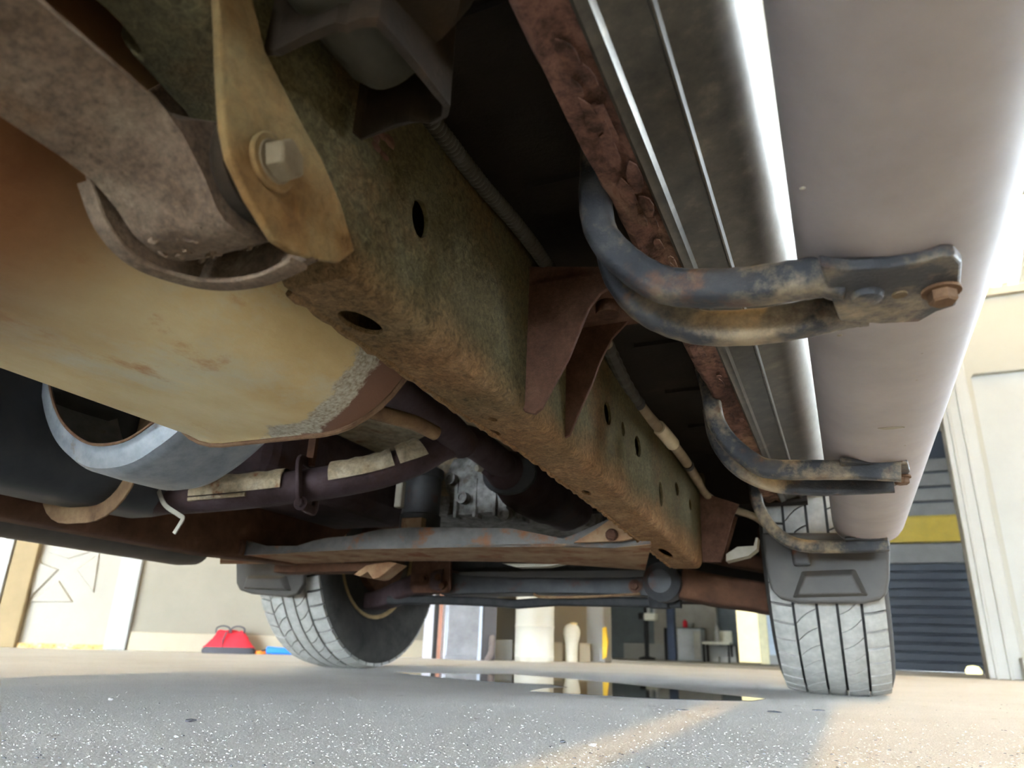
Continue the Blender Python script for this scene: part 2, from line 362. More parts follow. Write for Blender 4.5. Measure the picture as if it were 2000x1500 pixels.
MFLOOR = floor_material()
MWALL = flat('cream_wall', (.22, .195, .15), .8, var=.05)
MWHITE = flat('white_trim', (.29, .285, .265), .5, var=.05)
MCREAM = flat('cream_baseboard', (.34, .29, .21), .6, var=.05)
MDOOR = flat('pale_door', (.28, .25, .20), .5, var=.05)
MTANPOST = flat('tan_post', (.25, .18, .09), .7, var=.1)
MBRICK = flat('grey_brick', (.55, .50, .46), .9, var=.2, scale=30)
MMORTAR = flat('mortar', (.7, .68, .64), .9)
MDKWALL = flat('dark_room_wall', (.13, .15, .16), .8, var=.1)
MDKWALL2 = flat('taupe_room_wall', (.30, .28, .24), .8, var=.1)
MCEIL = flat('ceiling_board', (.30, .28, .25), .9)

# ------------------------------------------------------------------ ground
bm = nb()
for (x0, x1, y0, y1, za, zb) in ((-20, 20, -40, 4.2, 0, 0),):
    vs = [bm.verts.new(c) for c in ((x0, y0, za), (x1, y0, za), (x1, y1, zb), (x0, y1, zb))]; bm.faces.new(vs)
floor = obj('floor', bm, MFLOOR); tag(floor, 'pale grey concrete floor with grit under the truck', kind='structure')
FS = -0.0163
bm = nb(); vs = [bm.verts.new(c) for c in ((-14, 4.2, 0), (14, 4.2, 0), (14, 17, FS * 12.8), (-14, 17, FS * 12.8))]; bm.faces.new(vs)
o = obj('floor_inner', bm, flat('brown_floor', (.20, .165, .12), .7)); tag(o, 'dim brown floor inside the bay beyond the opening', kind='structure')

# ------------------------------------------------------------------ truck
TRUCK = bpy.data.objects.new('truck', None); COL.objects.link(TRUCK)
TRUCK.rotation_euler = (RAKE, 0, 0); TRUCK.empty_display_size = .2
tag(TRUCK, 'rust-stained truck seen from below, with grey running board, chrome sill trim and dusty tires', 'truck')
XO, XI = -0.27, -0.337

def ell(cy, cz, a, b, n=20, rot=0.0):
    return [(cy + a * math.cos(t) * math.cos(rot) - b * math.sin(t) * math.sin(rot), cz + a * math.cos(t) * math.sin(rot) + b * math.sin(t) * math.cos(rot)) for t in (2 * math.pi * i / n for i in range(n))]
def prism_cut(poly, axis, a, b):
    """cutter prism: poly in (y,z) for axis x, (x,y) for axis z, with the truck offset added"""
    bm = nb(); lo, hi = [], []
    for p, q in poly:
        if axis == 'x': lo.append(bm.verts.new(Vector((a, p, q)) + TO)); hi.append(bm.verts.new(Vector((b, p, q)) + TO))
        else: lo.append(bm.verts.new(Vector((p, q, a)) + TO)); hi.append(bm.verts.new(Vector((p, q, b)) + TO))
    n = len(poly); bm.faces.new(lo[::-1]); bm.faces.new(hi)
    for i in range(n): bm.faces.new([lo[i], lo[(i + 1) % n], hi[(i + 1) % n], hi[i]])
    return bm

def rail_mesh(st, xi, xo, r=.011, th=.004):
    """hollow box beam: rounded outer and inner skins"""
    bm = nb(); all_r = []
    for inset in (0, th):
        rings = []
        for y, zb, zt in st:
            w_, h_ = abs(xo - xi) - 2 * inset, (zt - zb) - 2 * inset
            sec = rrect(w_, h_, r - inset * .8, 4)
            rings.append([bm.verts.new(((xi + xo) / 2 + a, y, (zb + zt) / 2 + b)) for a, b in sec])
        m = len(rings[0])
        for i in range(len(rings) - 1):
            for j in range(m):
                bm.faces.new([rings[i][j], rings[i][(j + 1) % m], rings[i + 1][(j + 1) % m], rings[i + 1][j]])
        all_r.append(rings)
    for e in (0, -1):
        a, b = all_r[0][e], all_r[1][e]
        for j in range(len(a)): bm.faces.new([a[j], a[(j + 1) % len(a)], b[(j + 1) % len(a)], b[j]])
    return bm
def densify(st, step=.03):
    out = []
    for (a, b) in zip(st, st[1:]):
        n = max(1, int(abs(b[0] - a[0]) / step))
        for k in range(n):
            t = k / n; out.append(tuple(a[i] + (b[i] - a[i]) * t for i in range(3)))
    out.append(st[-1]); return out
ST = [(-.9, .42, .60), (-.1, .345, .53), (.15, .315, .50), (.23, .300, .47), (.29, .270, .445), (.335, .233, .43), (.6, .2275, .42), (.75, .229, .418),
      (1.1, .218, .405), (1.588, .193, .385), (1.60, .199, .386), (1.70, .30, .43), (1.85, .42, .52), (2.6, .45, .55)]
rail = T('frame_rail', rail_mesh(ST, XI, XO), MRAIL, smooth=True)
cuts = []
def web_hole(px, py, ry, rz, rot=0): 
    p = pt(px, py, x=XO); cuts.append(prism_cut(ell(p.y, p.z, ry, rz, 20, rot), 'x', XO - .02, XO + .02))
web_hole(821, 427, .0125, .0165); web_hole(1187, 807, .017, .0165); web_hole(1217, 838, .009, .011); web_hole(1246, 872, .019, .0165)
web_hole(1291, 965, .014, .022); web_hole(1322, 955, .018, .013); web_hole(1348, 985, .012, .012)
def bot_hole(px, py, rx, ry, zb, rot=0, n=20):
    p = pt(px, py, z=zb); cuts.append(prism_cut(ell(p.x, p.y, rx, ry, n, rot), 'z', zb - .02, zb + .02))
bot_hole(704, 633, .0125, .0215, .231, -.12, 16); bot_hole(962, 819, .0045, .007, .228); bot_hole(965, 846, .006, .012, .228); bot_hole(1145, 970, .006, .014, .217)
bot_hole(1300, 1080, .010, .05, .203)
p = pt(222, 35, z=.318); cuts.append(prism_cut(ell(p.x, p.y, .0085, .022, 16), 'z', .29, .345))
boolean(rail, cuts)
for p in rail.data.polygons: p.use_smooth = True
try: rail.data.set_sharp_from_angle(angle=math.radians(35))
except Exception: pass
rail['label'] = 'long rust-brown box-section frame rail with punched holes'
# weld seam bead along the lower inner edge
bm = nb()
pa = [Vector((XI + .004 + rng.uniform(-.0012, .0012), y / 100, 0)) for y in range(34, 158, 1)]
def zb_at(y):
    for a, b in zip(ST, ST[1:]):
        if a[0] <= y <= b[0]: return a[1] + (b[1] - a[1]) * (y - a[0]) / (b[0] - a[0])
for q in pa: q.z = zb_at(q.y) + .0015 + rng.uniform(-.0006, .0006)
sweep(bm, pa, lambda i: circ(.0032 + .001 * math.sin(i * 2.1), 6)); T('weld_seam', bm, MRAIL, rail, smooth=True)

# trailing arm bracket: two cheeks, a front wall, bolt
xb = XO + .005
poly = [pt(*q, x=xb) for q in ((424, -60), (430, 60), (432, 130), (440, 250), (452, 310), (490, 390), (540, 470), (575, 492), (620, 505), (665, 512), (694, 490), (668, 400), (632, 315), (575, 210), (520, 100), (480, -60))]
bm = nb(); plate(bm, [(q.y, q.z) for q in poly], (xb, 0, 0), (0, 1, 0), (0, 0, 1), -.006)
brk = T('suspension_bracket', bm, MPLATE, bev=.0015); brk['label'] = 'tan dusty bracket cheek bolted over the trailing arm'
xin = -.372
poly = [pt(*q, x=xin) for q in ((150, 250), (165, 345), (178, 395), (200, 440), (235, 485), (270, 512), (320, 533), (380, 545), (470, 535), (560, 480), (560, 300), (430, 100))]
bm = nb(); plate(bm, [(q.y, q.z) for q in poly], (xin, 0, 0), (0, 1, 0), (0, 0, 1), .005)
T('inner_cheek', bm, MARM, brk, bev=.0012)
bm = nb()
fw = [(xin, .291, .226), (-.345, .296, .2205), (-.31, .294, .2175), (xb, .284, .2165)]
lo = [bm.verts.new(q) for q in fw]; hi = [bm.verts.new((min(q[0], XO - .003), q[1] + .004, q[2] + .03)) for q in fw]
lo2 = [bm.verts.new((q[0], q[1] + .005, q[2])) for q in fw]; hi2 = [bm.verts.new((min(q[0], XO - .003), q[1] + .009, q[2] + .03)) for q in fw]
for i in range(3):
    bm.faces.new([lo[i], lo[i + 1], hi[i + 1], hi[i]]); bm.faces.new([lo2[i], hi2[i], hi2[i + 1], lo2[i + 1]]); bm.faces.new([lo[i], lo2[i], lo2[i + 1], lo[i + 1]])
T('front_wall', bm, MARM, brk)
# turned-out lower lip running from the inner cheek to the outer one
lip = smooth_path([(xin, .208, .246), (xin, .225, .226), (xin, .25, .2165), (-.365, .28, .2185), (-.345, .294, .2185), (-.31, .293, .2155), (-.275, .284, .2145)], 5)
bm = nb(); sweep(bm, lip, rrect(.012, .004, .0015, 2)); T('lower_lip', bm, MARM, brk, smooth=True)
c = pt(530, 318, x=xb)
bm = nb(); lathe(bm, [(.0168, 0), (.0172, .0015), (.0160, .0028), (.0135, .003)], c, (1, 0, 0), 28); T('washer', bm, MPLATE, brk, smooth=True)
bm = nb(); lathe(bm, [(.0128, .002), (.0128, .004), (.0120, .004)], c, (1, 0, 0), 24)
lathe(bm, [(.0122, .003), (.0122, .0125), (.0108, .0145), (.006, .0142), (0, .014)], c, (1, 0.15, 0.05), 6); T('bolt', bm, MBOLT2, brk, bev=.0008)

# trailing arm: crusted box with a rolled eye
EY, EZ, ER = .252, .2615, .041
bm = nb()
prof = []
for i in range(15):
    a = math.radians(-105 + i * 13.5); prof.append((EY + ER * math.cos(a), EZ + ER * math.sin(a)))
top = [(.20, .304), (-.2, .312), (-.9, .33)]; bot = [(-.9, .265), (-.2, .250), (.10, .2435), (.185, .2425), (.205, .2405), (.222, .233), (.236, .2235)]
outl = prof + top + bot
NX = 9; rows = []
for k in range(NX):
    x = -.360 + .066 * k / (NX - 1); rd = .004 * (abs(k - (NX - 1) / 2) / ((NX - 1) / 2)) ** 4
    tl = (x + .36) / .066 * .020
    rows.append([bm.verts.new((x, p, (EZ + (q - EZ) * (1 - rd * 6) + tl * max(0, min(1, (.24 - p) / .06))) if i_ < 15 or i_ > 17 else q - .045 * (x + .36) / .066)) for i_, (p, q) in enumerate(outl)])
for k in range(NX - 1):
    for i in range(len(outl)): bm.faces.new([rows[k][i], rows[k][(i + 1) % len(outl)], rows[k + 1][(i + 1) % len(outl)], rows[k + 1][i]])
bm.faces.new(rows[0][::-1]); bm.faces.new(rows[-1])
bmesh.ops.triangulate(bm, faces=[f for f in bm.faces if len(f.verts) > 4])
arm = T('trailing_arm', bm, MARM, smooth=True); arm['label'] = 'grey-brown crusted trailing arm with a rounded eye'
bm = nb()
for k in range(46):
    a = math.radians(rng.uniform(-110, 10)); x = rng.uniform(-.355, -.30); c = Vector((x, EY + ER * math.cos(a), EZ + ER * math.sin(a)))
    s = rng.uniform(.001, .0032); m_ = Matrix.Translation(c) @ Matrix.Rotation(rng.uniform(0, 6), 4, (rng.random(), rng.random(), rng.random()))
    bmesh.ops.create_icosphere(bm, subdivisions=1, radius=s, matrix=m_ @ Matrix.Diagonal((1.4, 1, .45, 1)))
T('mud_crust', bm, MARM, arm, kind='stuff')
bm = nb(); lathe(bm, [(.030, 0), (.033, .004), (.033, .012), (.02, .014), (.02, .02)], (-.294, EY, EZ), (1, 0, 0), 24); T('bushing', bm, MHANG, arm, smooth=True)

# box-shaped hanger with rolled cushion on the outside of the rail
zs = .32
lp = [pt(*q, z=zs) for q in ((486, 86), (515, 104), (552, 104), (606, 78), (662, 56), (680, 60), (705, 48), (736, 47), (802, 125), (866, 203), (862, 222), (838, 236), (800, 232), (775, 238), (706, 266), (690, 250))]
bm = nb(); N_ = len(lp); lo, hi, lo2, hi2 = [], [], [], []
cen = sum(lp, Vector()) / N_
for q in lp:
    o_ = (q - cen); o_.z = 0; o_.normalize()
    lo.append(bm.verts.new(q + Vector((0, 0, -.002)))); lo2.append(bm.verts.new(q + o_ * .0045)); hi.append(bm.verts.new(q - o_ * .004 + Vector((0, 0, .10)))); hi2.append(bm.verts.new(q + o_ * .003 + Vector((0, 0, .10))))
for i in range(N_ - 3):
    j = i + 1
    bm.faces.new([lo[i], lo[j], hi[j], hi[i]]); bm.faces.new([lo2[i], hi2[i], hi2[j], lo2[j]]); bm.faces.new([lo[i], lo2[i], lo2[j], lo[j]])
for i in range(N_ - 3, N_ - 1):
    j = i + 1
    bm.faces.new([lo[i], lo[j], hi[j], hi[i]]); bm.faces.new([lo2[i], hi2[i], hi2[j], lo2[j]]); bm.faces.new([lo[i], lo2[i], lo2[j], lo[j]])
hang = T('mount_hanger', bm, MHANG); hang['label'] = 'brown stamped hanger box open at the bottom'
bm = nb(); a0 = pt(655, 55, z=.336); 
ln = [Vector((-.2275, y, .362)) for y in (.13, .16, .20, .25, .278, .289)]
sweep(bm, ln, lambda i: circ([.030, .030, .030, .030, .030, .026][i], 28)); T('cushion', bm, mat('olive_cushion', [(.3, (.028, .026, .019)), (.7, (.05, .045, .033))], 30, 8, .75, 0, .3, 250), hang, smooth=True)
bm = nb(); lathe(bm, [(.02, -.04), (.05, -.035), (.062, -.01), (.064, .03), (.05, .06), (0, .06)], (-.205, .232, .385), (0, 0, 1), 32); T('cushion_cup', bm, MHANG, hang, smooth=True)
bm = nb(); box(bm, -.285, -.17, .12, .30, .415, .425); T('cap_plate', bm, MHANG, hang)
bm = nb(); q = pt(745, 280, x=XO + .001)
for k in range(7): bmesh.ops.create_icosphere(bm, subdivisions=1, radius=rng.uniform(.003, .006), matrix=Matrix.Translation(q + Vector((.0, rng.uniform(-.012, .012), rng.uniform(-.008, .012)))) @ Matrix.Diagonal((.35, 1.3, .7, 1)))
T('weld_scar', bm, MGUS, rail, smooth=True)

# ribbed conduit along the top of the rail, then the hose past the mount
pa = smooth_path([pt(820, 205, z=.408), pt(880, 283, z=.405), pt(940, 360, z=.402), pt(1000, 428, z=.40), pt(1050, 492, z=.398), pt(1085, 545, z=.396)], 34)
bm = nb(); sweep(bm, pa, lambda i: circ(.0078 if i % 3 else .0062, 12)); cd = T('ribbed_conduit', bm, MCOND, smooth=True)
pa = smooth_path([pt(1170, 640, z=.405), pt(1195, 695, z=.40), pt(1225, 755, z=.395), pt(1262, 808, z=.39), pt(1300, 850, z=.382), pt(1335, 895, z=.372), pt(1360, 935, z=.362), pt(1382, 968, z=.352), pt(1420, 990, y=1.62), pt(1478, 1012, y=1.70), pt(1515, 1045, y=1.75)], 8)
bm = nb(); sweep(bm, pa, lambda i: circ(.0095 if i < 50 else .008, 12)); hose = T('hose', bm, MHOSE, smooth=True)
bm = nb(); sweep(bm, pa[5:22], lambda i: circ(.0108 if i % 2 else .0096, 12)); T('ribbed_end', bm, MCOND, hose)
for a, b in ((30, 34), (42, 44), (20, 22)):
    bm = nb(); sweep(bm, pa[a - 1 if a == 30 else a:b + (2 if a == 30 else 0)], circ(.0125 if a == 30 else .0112, 14)); q = T('sleeve', bm, MSLEEVE if a == 30 else MDARK, hose, smooth=True)
    if a == 30: q['label'] = 'off-white tape sleeve'

# body mount outrigger
def gusset(y, pix, th, nm, parent=None):
    P = [pt(*q, y=y) for q in pix]
    bm = nb(); plate(bm, [(q.x, q.z) for q in P], (0, y, 0), (1, 0, 0), (0, 0, 1), -th)
    return T(nm, bm, MGUS, parent, bev=.001)
mnt = gusset(.617, ((1010, 520), (1014, 640), (1016, 790), (1024, 804), (1044, 808), (1058, 797), (1082, 750), (1110, 700), (1132, 645), (1150, 601), (1172, 572), (1210, 548), (1215, 520)), .005, 'body_mount')
mnt['label'] = 'dark brown outrigger bracket under the cab floor'
gusset(.735, ((1040, 560), (1092, 848), (1098, 857), (1112, 850), (1133, 800), (1155, 752), (1172, 705), (1195, 660), (1240, 612), (1262, 590), (1260, 540)), .005, 'rear_gusset', mnt)
a = pt(1150, 601, y=.617); b_ = pt(1195, 660, y=.735)
bm = nb(); box(bm, XO, -.165, .617, .745, .372, .378); T('top_plate', bm, MGUS, mnt)
cpt = pt(1187, 612, z=.345)
bm = nb(); lathe(bm, [(.013, -.002), (.0128, .010), (.010, .014), (.010, .02)], cpt, (0, 0, 1), 20); lathe(bm, [(.0075, -.0025), (.011, -.0025)], cpt, (0, 0, 1), 20); bl = T('bolt', bm, MGUS, mnt, smooth=True)
bm = nb(); lathe(bm, [(.016, .012), (.027, .016), (.030, .024), (.030, .034)], cpt, (0, 0, 1), 28); T('cushion', bm, MGUS, mnt, smooth=True)
# second outrigger near the front end of the rail
m2 = gusset(1.60, ((1366, 960), (1372, 1098), (1408, 1098), (1432, 1010), (1444, 985)), .006, 'body_mount')
gusset(1.68, ((1380, 980), (1382, 1095), (1418, 1090), (1440, 1010)), .006, 'rear_gusset', m2)
bm = nb(); A = [pt(*q, y=1.66) for q in ((1418, 1082), (1418, 1096), (1462, 1085), (1478, 1072), (1480, 1050), (1476, 1050), (1472, 1066), (1440, 1068))]
plate(bm, [(q.x, q.z) for q in A], (0, 1.66, 0), (1, 0, 0), (0, 0, 1), -.04); T('angle_bracket', bm, MBEIGE)

# muffler: wide tan canister with a folded seam at its far end
bm = nb(); MY = .60; mcx, mhw, mz0, mz1 = -.578, .192, .2265, .475
sec = rrect(2 * mhw, mz1 - mz0, .121, 10)
def belly(a, b):                                              # slightly domed underside
    return b - (.003 * (1 - (a / mhw) ** 2) if b < 0 else 0)
ys = [-1.0, -.4, 0, .2, .4, .52, .575, .590, .598, MY, MY + .002, MY + .004]
sc_ = [1, 1, 1, 1, 1, 1, 1, 1.004, 1.014, 1.024, 1.018, .99]
rings = []
for y, s in zip(ys, sc_):
    rings.append([bm.verts.new((mcx + a * s, y, (mz0 + mz1) / 2 + belly(a, b) * s)) for a, b in sec])
for i in range(len(rings) - 1):
    for j in range(len(sec)): bm.faces.new([rings[i][j], rings[i][(j + 1) % len(sec)], rings[i + 1][(j + 1) % len(sec)], rings[i + 1][j]])
bm.faces.new(rings[-1]); bm.faces.new(rings[0][::-1])
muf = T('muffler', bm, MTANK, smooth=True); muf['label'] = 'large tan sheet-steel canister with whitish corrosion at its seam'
bm = nb(); pa = [Vector((mcx + a * 1.024, MY, (mz0 + mz1) / 2 + belly(a, b) * 1.024)) for a, b in sec] ; pa.append(pa[0])
sweep(bm, pa, circ(.0032, 8), up=(0, 1, 0), cap=False); T('end_seam', bm, MBOLT, muf, smooth=True)

# floor pan and body
bm = nb(); box(bm, -1.55, -.138, -1.6, 1.80, .475, .485)
for k in range(9):
    y = -.3 + .22 * k; box(bm, -.26, -.15, y, y + .05, .468, .476)
T('floor_pan', bm, MFLOORPAN)
side = [(-2.4, .50), (-2.4, 1.02), (-1.2, 1.06), (-.9, 1.62), (.75, 1.66), (1.30, 1.08), (2.75, .98), (2.85, .80), (2.85, .42), (2.62, .40), (2.60, .62), (2.42, .78), (2.12, .84), (1.82, .78), (1.66, .60), (1.64, .49)]
bm = nb(); plate(bm, side, (-1.66, 0, 0), (0, 1, 0), (0, 0, 1), 1.69); body = T('body', bm, MPAINT, bev=.02)
MGLASS = mat('tinted_glass', [(.3, (.02, .022, .025)), (.7, (.03, .032, .035))], 3, 2, .06, 0, spec=.5)
for xs in (.03, -1.668):
    for poly in ([(-.88, .56), (.02, .56), (.02, 1.06), (-.90, 1.06)], [(.06, .56), (1.10, .56), (1.18, .80), (1.16, 1.06), (.06, 1.06)]):
        bm = nb(); plate(bm, poly, (xs, 0, 0), (0, 1, 0), (0, 0, 1), .008); dp = T('door_panel', bm, MPAINT, body, bev=.004)
    for y0 in (-.80, .16):
        bm = nb(); box(bm, xs - .012 if xs < 0 else xs + .008, xs if xs < 0 else xs + .03, y0, y0 + .16, .97, 1.0); T('door_handle', bm, MDARK, body, bev=.005)
    for poly in ([(-.80, 1.09), (-.02, 1.09), (-.02, 1.54), (-.62, 1.54)], [(.06, 1.09), (1.04, 1.09), (.66, 1.56), (.06, 1.55)]):
        bm = nb(); plate(bm, poly, (xs, 0, 0), (0, 1, 0), (0, 0, 1), .005); T('side_window', bm, MGLASS, body)
bm = nb(); box(bm, -1.55, -.05, 1.70, 1.74, .35, .6); T('firewall', bm, MFLOORPAN)

# sill: rusty pinch weld and polished trim
def sill(name, prof, m, y0=-.9, y1=1.70, step=.02, jit=0.0, smooth=True, parent=None):
    bm = nb(); ny = int((y1 - y0) / step) + 1; rows = []
    for i in range(ny):
        y = y0 + (y1 - y0) * i / (ny - 1); row = []
        for k, (x, z) in enumerate(prof):
            if jit:
                n_ = noise.fractal(Vector((x * 14, y * 9, k * .35)), 1.0, 2.0, 4); x2 = x + n_ * jit * .5; z2 = z + n_ * jit
            else: x2, z2 = x, z
            row.append(bm.verts.new((x2, y, z2)))
        rows.append(row)
    for i in range(ny - 1):
        for k in range(len(prof) - 1): bm.faces.new([rows[i][k], rows[i][k + 1], rows[i + 1][k + 1], rows[i + 1][k]])
    return T(name, bm, m, parent, smooth=smooth)
trim = sill('sill_trim', [(-.1065, .362), (-.105, .3515), (-.1025, .3500), (-.0985, .3520), (-.095, .3520), (-.092, .3560), (-.070, .3600), (-.0655, .3600), (-.0638, .3572), (-.0622, .3574), (-.0605, .3620),
                          (-.040, .3665), (-.026, .3715), (-.016, .3785), (-.008, .3890), (-.003, .4010), (.001, .4200), (.006, .470), (.012, .52)], MCHROME, step=.2)
trim['label'] = 'polished bright metal sill trim with long ridges'
pw = sill('pinch_weld', [(-.143, .470), (-.1425, .41), (-.142, .372), (-.1405, .358), (-.137, .352), (-.132, .3505), (-.127, .3510), (-.122, .3525), (-.117, .3540), (-.112, .3545), (-.108, .3535), (-.105, .3530), (-.104, .3540)], MRUST, step=.004, jit=.0035)
pw['label'] = 'flaking dark rust along the sill seam'
for k in range(26):
    bm = nb(); y = rng.uniform(.30, .62) if k < 20 else rng.uniform(.62, 1.1); x = rng.uniform(-.124, -.110)
    L_, W_ = rng.uniform(.008, .028), rng.uniform(.003, .007); pts = []
    for i in range(9):
        a = 2 * math.pi * i / 9; r_ = rng.uniform(.7, 1.15); pts.append((W_ * r_ * math.cos(a), L_ * r_ * math.sin(a)))
    plate(bm, pts, (x, y, .3475), (1, 0, rng.uniform(-.2, .1)), (0, 1, rng.uniform(-.08, .08)), .0012); T('rust_flake', bm, MRUST, pw)

# running board: oval plastic tube with a rounded front end
bcx, bcz, ba, bb = .063, .292, .0665, .046
bm = nb(); st = [(-.9, 1), (0, 1), (.5, 1), (1.0, 1), (1.5, 1), (1.62, 1), (1.66, .97), (1.685, .90), (1.70, .78), (1.708, .6), (1.711, .3)]
rings = []
for y, s in st:
    rings.append([bm.verts.new((bcx + ba * s * math.copysign(abs(math.cos(t)) ** .86, math.cos(t)), y, bcz + bb * s * math.copysign(abs(math.sin(t)) ** .86, math.sin(t)))) for t in (2 * math.pi * i / 40 for i in range(40))])
for i in range(len(rings) - 1):
    for j in range(40): bm.faces.new([rings[i][j], rings[i][(j + 1) % 40], rings[i + 1][(j + 1) % 40], rings[i + 1][j]])
bm.faces.new(rings[0][::-1]); bm.faces.new(rings[-1])
brd = T('running_board', bm, MBOARD, smooth=True); brd['label'] = 'grey oval plastic running board with scuffs'
bm = nb(); q = pt(1738, 835, z=.247)
plate(bm, [(-.012, -.004), (-.002, -.006), (.010, -.003), (.014, .001), (.004, .004), (-.006, .003)], q + Vector((0, 0, -.0012)), (1, 0, 0), (0, 1, 0), .002); T('scuff', bm, MBEIGE, brd)
for (px, py, s) in ((1567, 368, .0014), (1640, 655, .0018), (1800, 690, .0012), (1790, 742, .0012), (1700, 765, .001), (1768, 870, .001)):
    bm = nb(); q = pt(px, py, z=.2475); bmesh.ops.create_icosphere(bm, subdivisions=1, radius=s, matrix=Matrix.Translation(q) @ Matrix.Diagonal((1.3, 1, .5, 1))); T('paint_speck', bm, MBEIGE, brd)

def bar(name, y, pix, r, parent=None, flat_from=None, y2=None, squash=.8):
    P = [pt(px, py, y=(y if y2 is None else y + (y2 - y) * i / (len(pix) - 1))) for i, (px, py) in enumerate(pix)]
    pa = smooth_path(P, 7); n = len(pa); bm = nb()
    def s_(i):
        t = i / (n - 1); f = 1.0
        if flat_from and t > flat_from: f = 1 - .55 * (t - flat_from) / (1 - flat_from)
        k = 1 + .012 * math.sin(i * 1.7)
        return rrect(r * 2.0 * k, r * 2 * f * k, r * min(.62, f * .7), 4)
    sweep(bm, pa, s_, up=(0, 1, 0))
    return T(name, bm, MSTEP, parent, smooth=True)
def end_plate(pix, z, parent, th=.006):
    P = [pt(*q, z=z) for q in pix]
    bm = nb(); plate(bm, [(q.x, q.y) for q in P], (0, 0, z), (1, 0, 0), (0, 1, 0), th); return T('end_plate', bm, MSTEP, parent, bev=.002)
b1 = bar('step_bracket', .475, ((1158, 200), (1166, 300), (1164, 400), (1178, 462), (1222, 512), (1276, 548), (1330, 562), (1440, 562), (1540, 550), (1600, 542), (1640, 546), (1660, 550)), .0128, flat_from=.80)
b1['label'] = 'nearest worn black steel step bracket with twin bars'
bar('second_bar', .535, ((1190, 470), (1205, 535), (1240, 585), (1290, 618), (1370, 640), (1480, 638), (1580, 622), (1640, 608), (1680, 604), (1700, 604)), .0128, b1, .78)
end_plate(((1600, 520), (1660, 528), (1740, 522), (1800, 512), (1840, 500), (1866, 500), (1880, 515), (1876, 560), (1868, 598), (1830, 610), (1795, 630), (1720, 634), (1640, 628)), .2385, b1, .009)
bm = nb(); q = pt(1838, 566, z=.2385); hexbolt(bm, q, (0, 0, -1), .0088, .010, 1.35); T('bolt', bm, MBOLT, b1)
bm = nb(); q = pt(1757, 574, z=.2385); lathe(bm, [(.0022, 0), (.0050, 0), (.0048, .0012), (.0022, .0014)], q, (0, 0, -1), 18); T('hole_rim', bm, MBOLT2, b1)
bm = nb(); q = pt(1692, 576, z=.2385); lathe(bm, [(.011, 0), (.0095, .004), (.006, .0055), (0, .0055)], q, (0, 0, -1), 20); T('rivet', bm, MSTEP, b1, smooth=True)
b2 = bar('step_bracket', .985, ((1375, 720), (1388, 770), (1398, 822), (1428, 868), (1480, 908), (1520, 917), (1600, 918), (1680, 918), (1760, 922)), .0125, flat_from=.7)
b2['label'] = 'middle worn black step bracket'
bar('second_bar', 1.06, ((1388, 800), (1402, 862), (1440, 912), (1500, 942), (1580, 951), (1660, 950), (1745, 946)), .0115, b2, .7)
end_plate(((1640, 900), (1700, 908), (1774, 906), (1778, 922), (1765, 942), (1740, 955), (1650, 955)), .2435, b2)
bm = nb(); q = pt(1760, 930, z=.2435); hexbolt(bm, q, (0, 0, -1), .009, .011, 1.3); T('bolt', bm, MBOLT, b2)
b3 = bar('step_bracket', 1.60, ((1474, 945), (1480, 985), (1502, 1025), (1535, 1054), (1570, 1066), (1620, 1068), (1680, 1067), (1735, 1064)), .0125, flat_from=.6)
b3['label'] = 'farthest step bracket near the mud flap'
end_plate(((1650, 1055), (1735, 1055), (1738, 1066), (1720, 1076), (1650, 1077)), .2435, b3)

# left frame rail and left running board
ST2 = [(-.6, .20, .36), (.3, .19, .35), (.75, .186, .35), (1.2, .186, .35), (1.5, .20, .36), (1.62, .26, .40), (1.75, .36, .48), (2.6, .40, .5)]
T('frame_rail', rail_mesh(ST2, -1.34, -1.275), MRAIL2, smooth=True)['label'] = 'dark rusty frame rail on the far side'
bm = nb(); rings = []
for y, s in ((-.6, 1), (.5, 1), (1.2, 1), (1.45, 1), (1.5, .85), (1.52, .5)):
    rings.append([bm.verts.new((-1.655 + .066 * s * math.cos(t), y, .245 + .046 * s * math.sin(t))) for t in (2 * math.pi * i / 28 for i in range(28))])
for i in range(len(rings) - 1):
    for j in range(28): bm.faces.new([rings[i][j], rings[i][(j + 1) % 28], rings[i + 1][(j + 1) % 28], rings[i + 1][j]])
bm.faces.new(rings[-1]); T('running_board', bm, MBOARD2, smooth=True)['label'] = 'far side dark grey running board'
bm = nb(); box(bm, -1.60, -1.36, -.6, 1.6, .31, .34); T('sill', bm, MFLOORPAN)

# transmission crossmember
YC = 1.30
up_ = [(428, 1040), (470, 1052), (520, 1066), (580, 1066), (612, 1056), (640, 1050), (690, 1046), (740, 1034), (800, 1030), (900, 1030), (1000, 1032), (1060, 1044), (1100, 1052), (1140, 1036), (1200, 1008), (1222, 1030), (1268, 1046)]
dn_ = [(1270, 1062), (1200, 1070), (1100, 1068), (900, 1069), (700, 1073), (560, 1080), (430, 1086)]
P = [pt(*q, y=YC) for q in up_ + dn_]
bm = nb(); plate(bm, [(q.x, q.z) for q in P], (0, YC, 0), (1, 0, 0), (0, 0, 1), -.006)
xm = T('crossmember', bm, MXM); xm['label'] = 'grey crossmember with rusty flange between the frame rails'
zf = .5 * (pt(800, 1069, y=YC).z + pt(1100, 1068, y=YC).z)
near = [pt(*q, y=YC) for q in ((430, 1086), (560, 1080), (700, 1073), (900, 1069), (1100, 1068), (1200, 1070), (1272, 1064))]
far = [Vector((pt(px, py, z=.205).x, pt(px, py, z=.205).y, .203)) for px, py in ((430, 1100), (560, 1100), (700, 1096), (860, 1094), (1000, 1096), (1150, 1104), (1260, 1112))]
bm = nb(); a = [bm.verts.new(q) for q in near]; b_ = [bm.verts.new(q) for q in far]; a2 = [bm.verts.new(q + Vector((0, 0, .006))) for q in near]; c2 = [bm.verts.new(q + Vector((0, 0, .006))) for q in far]
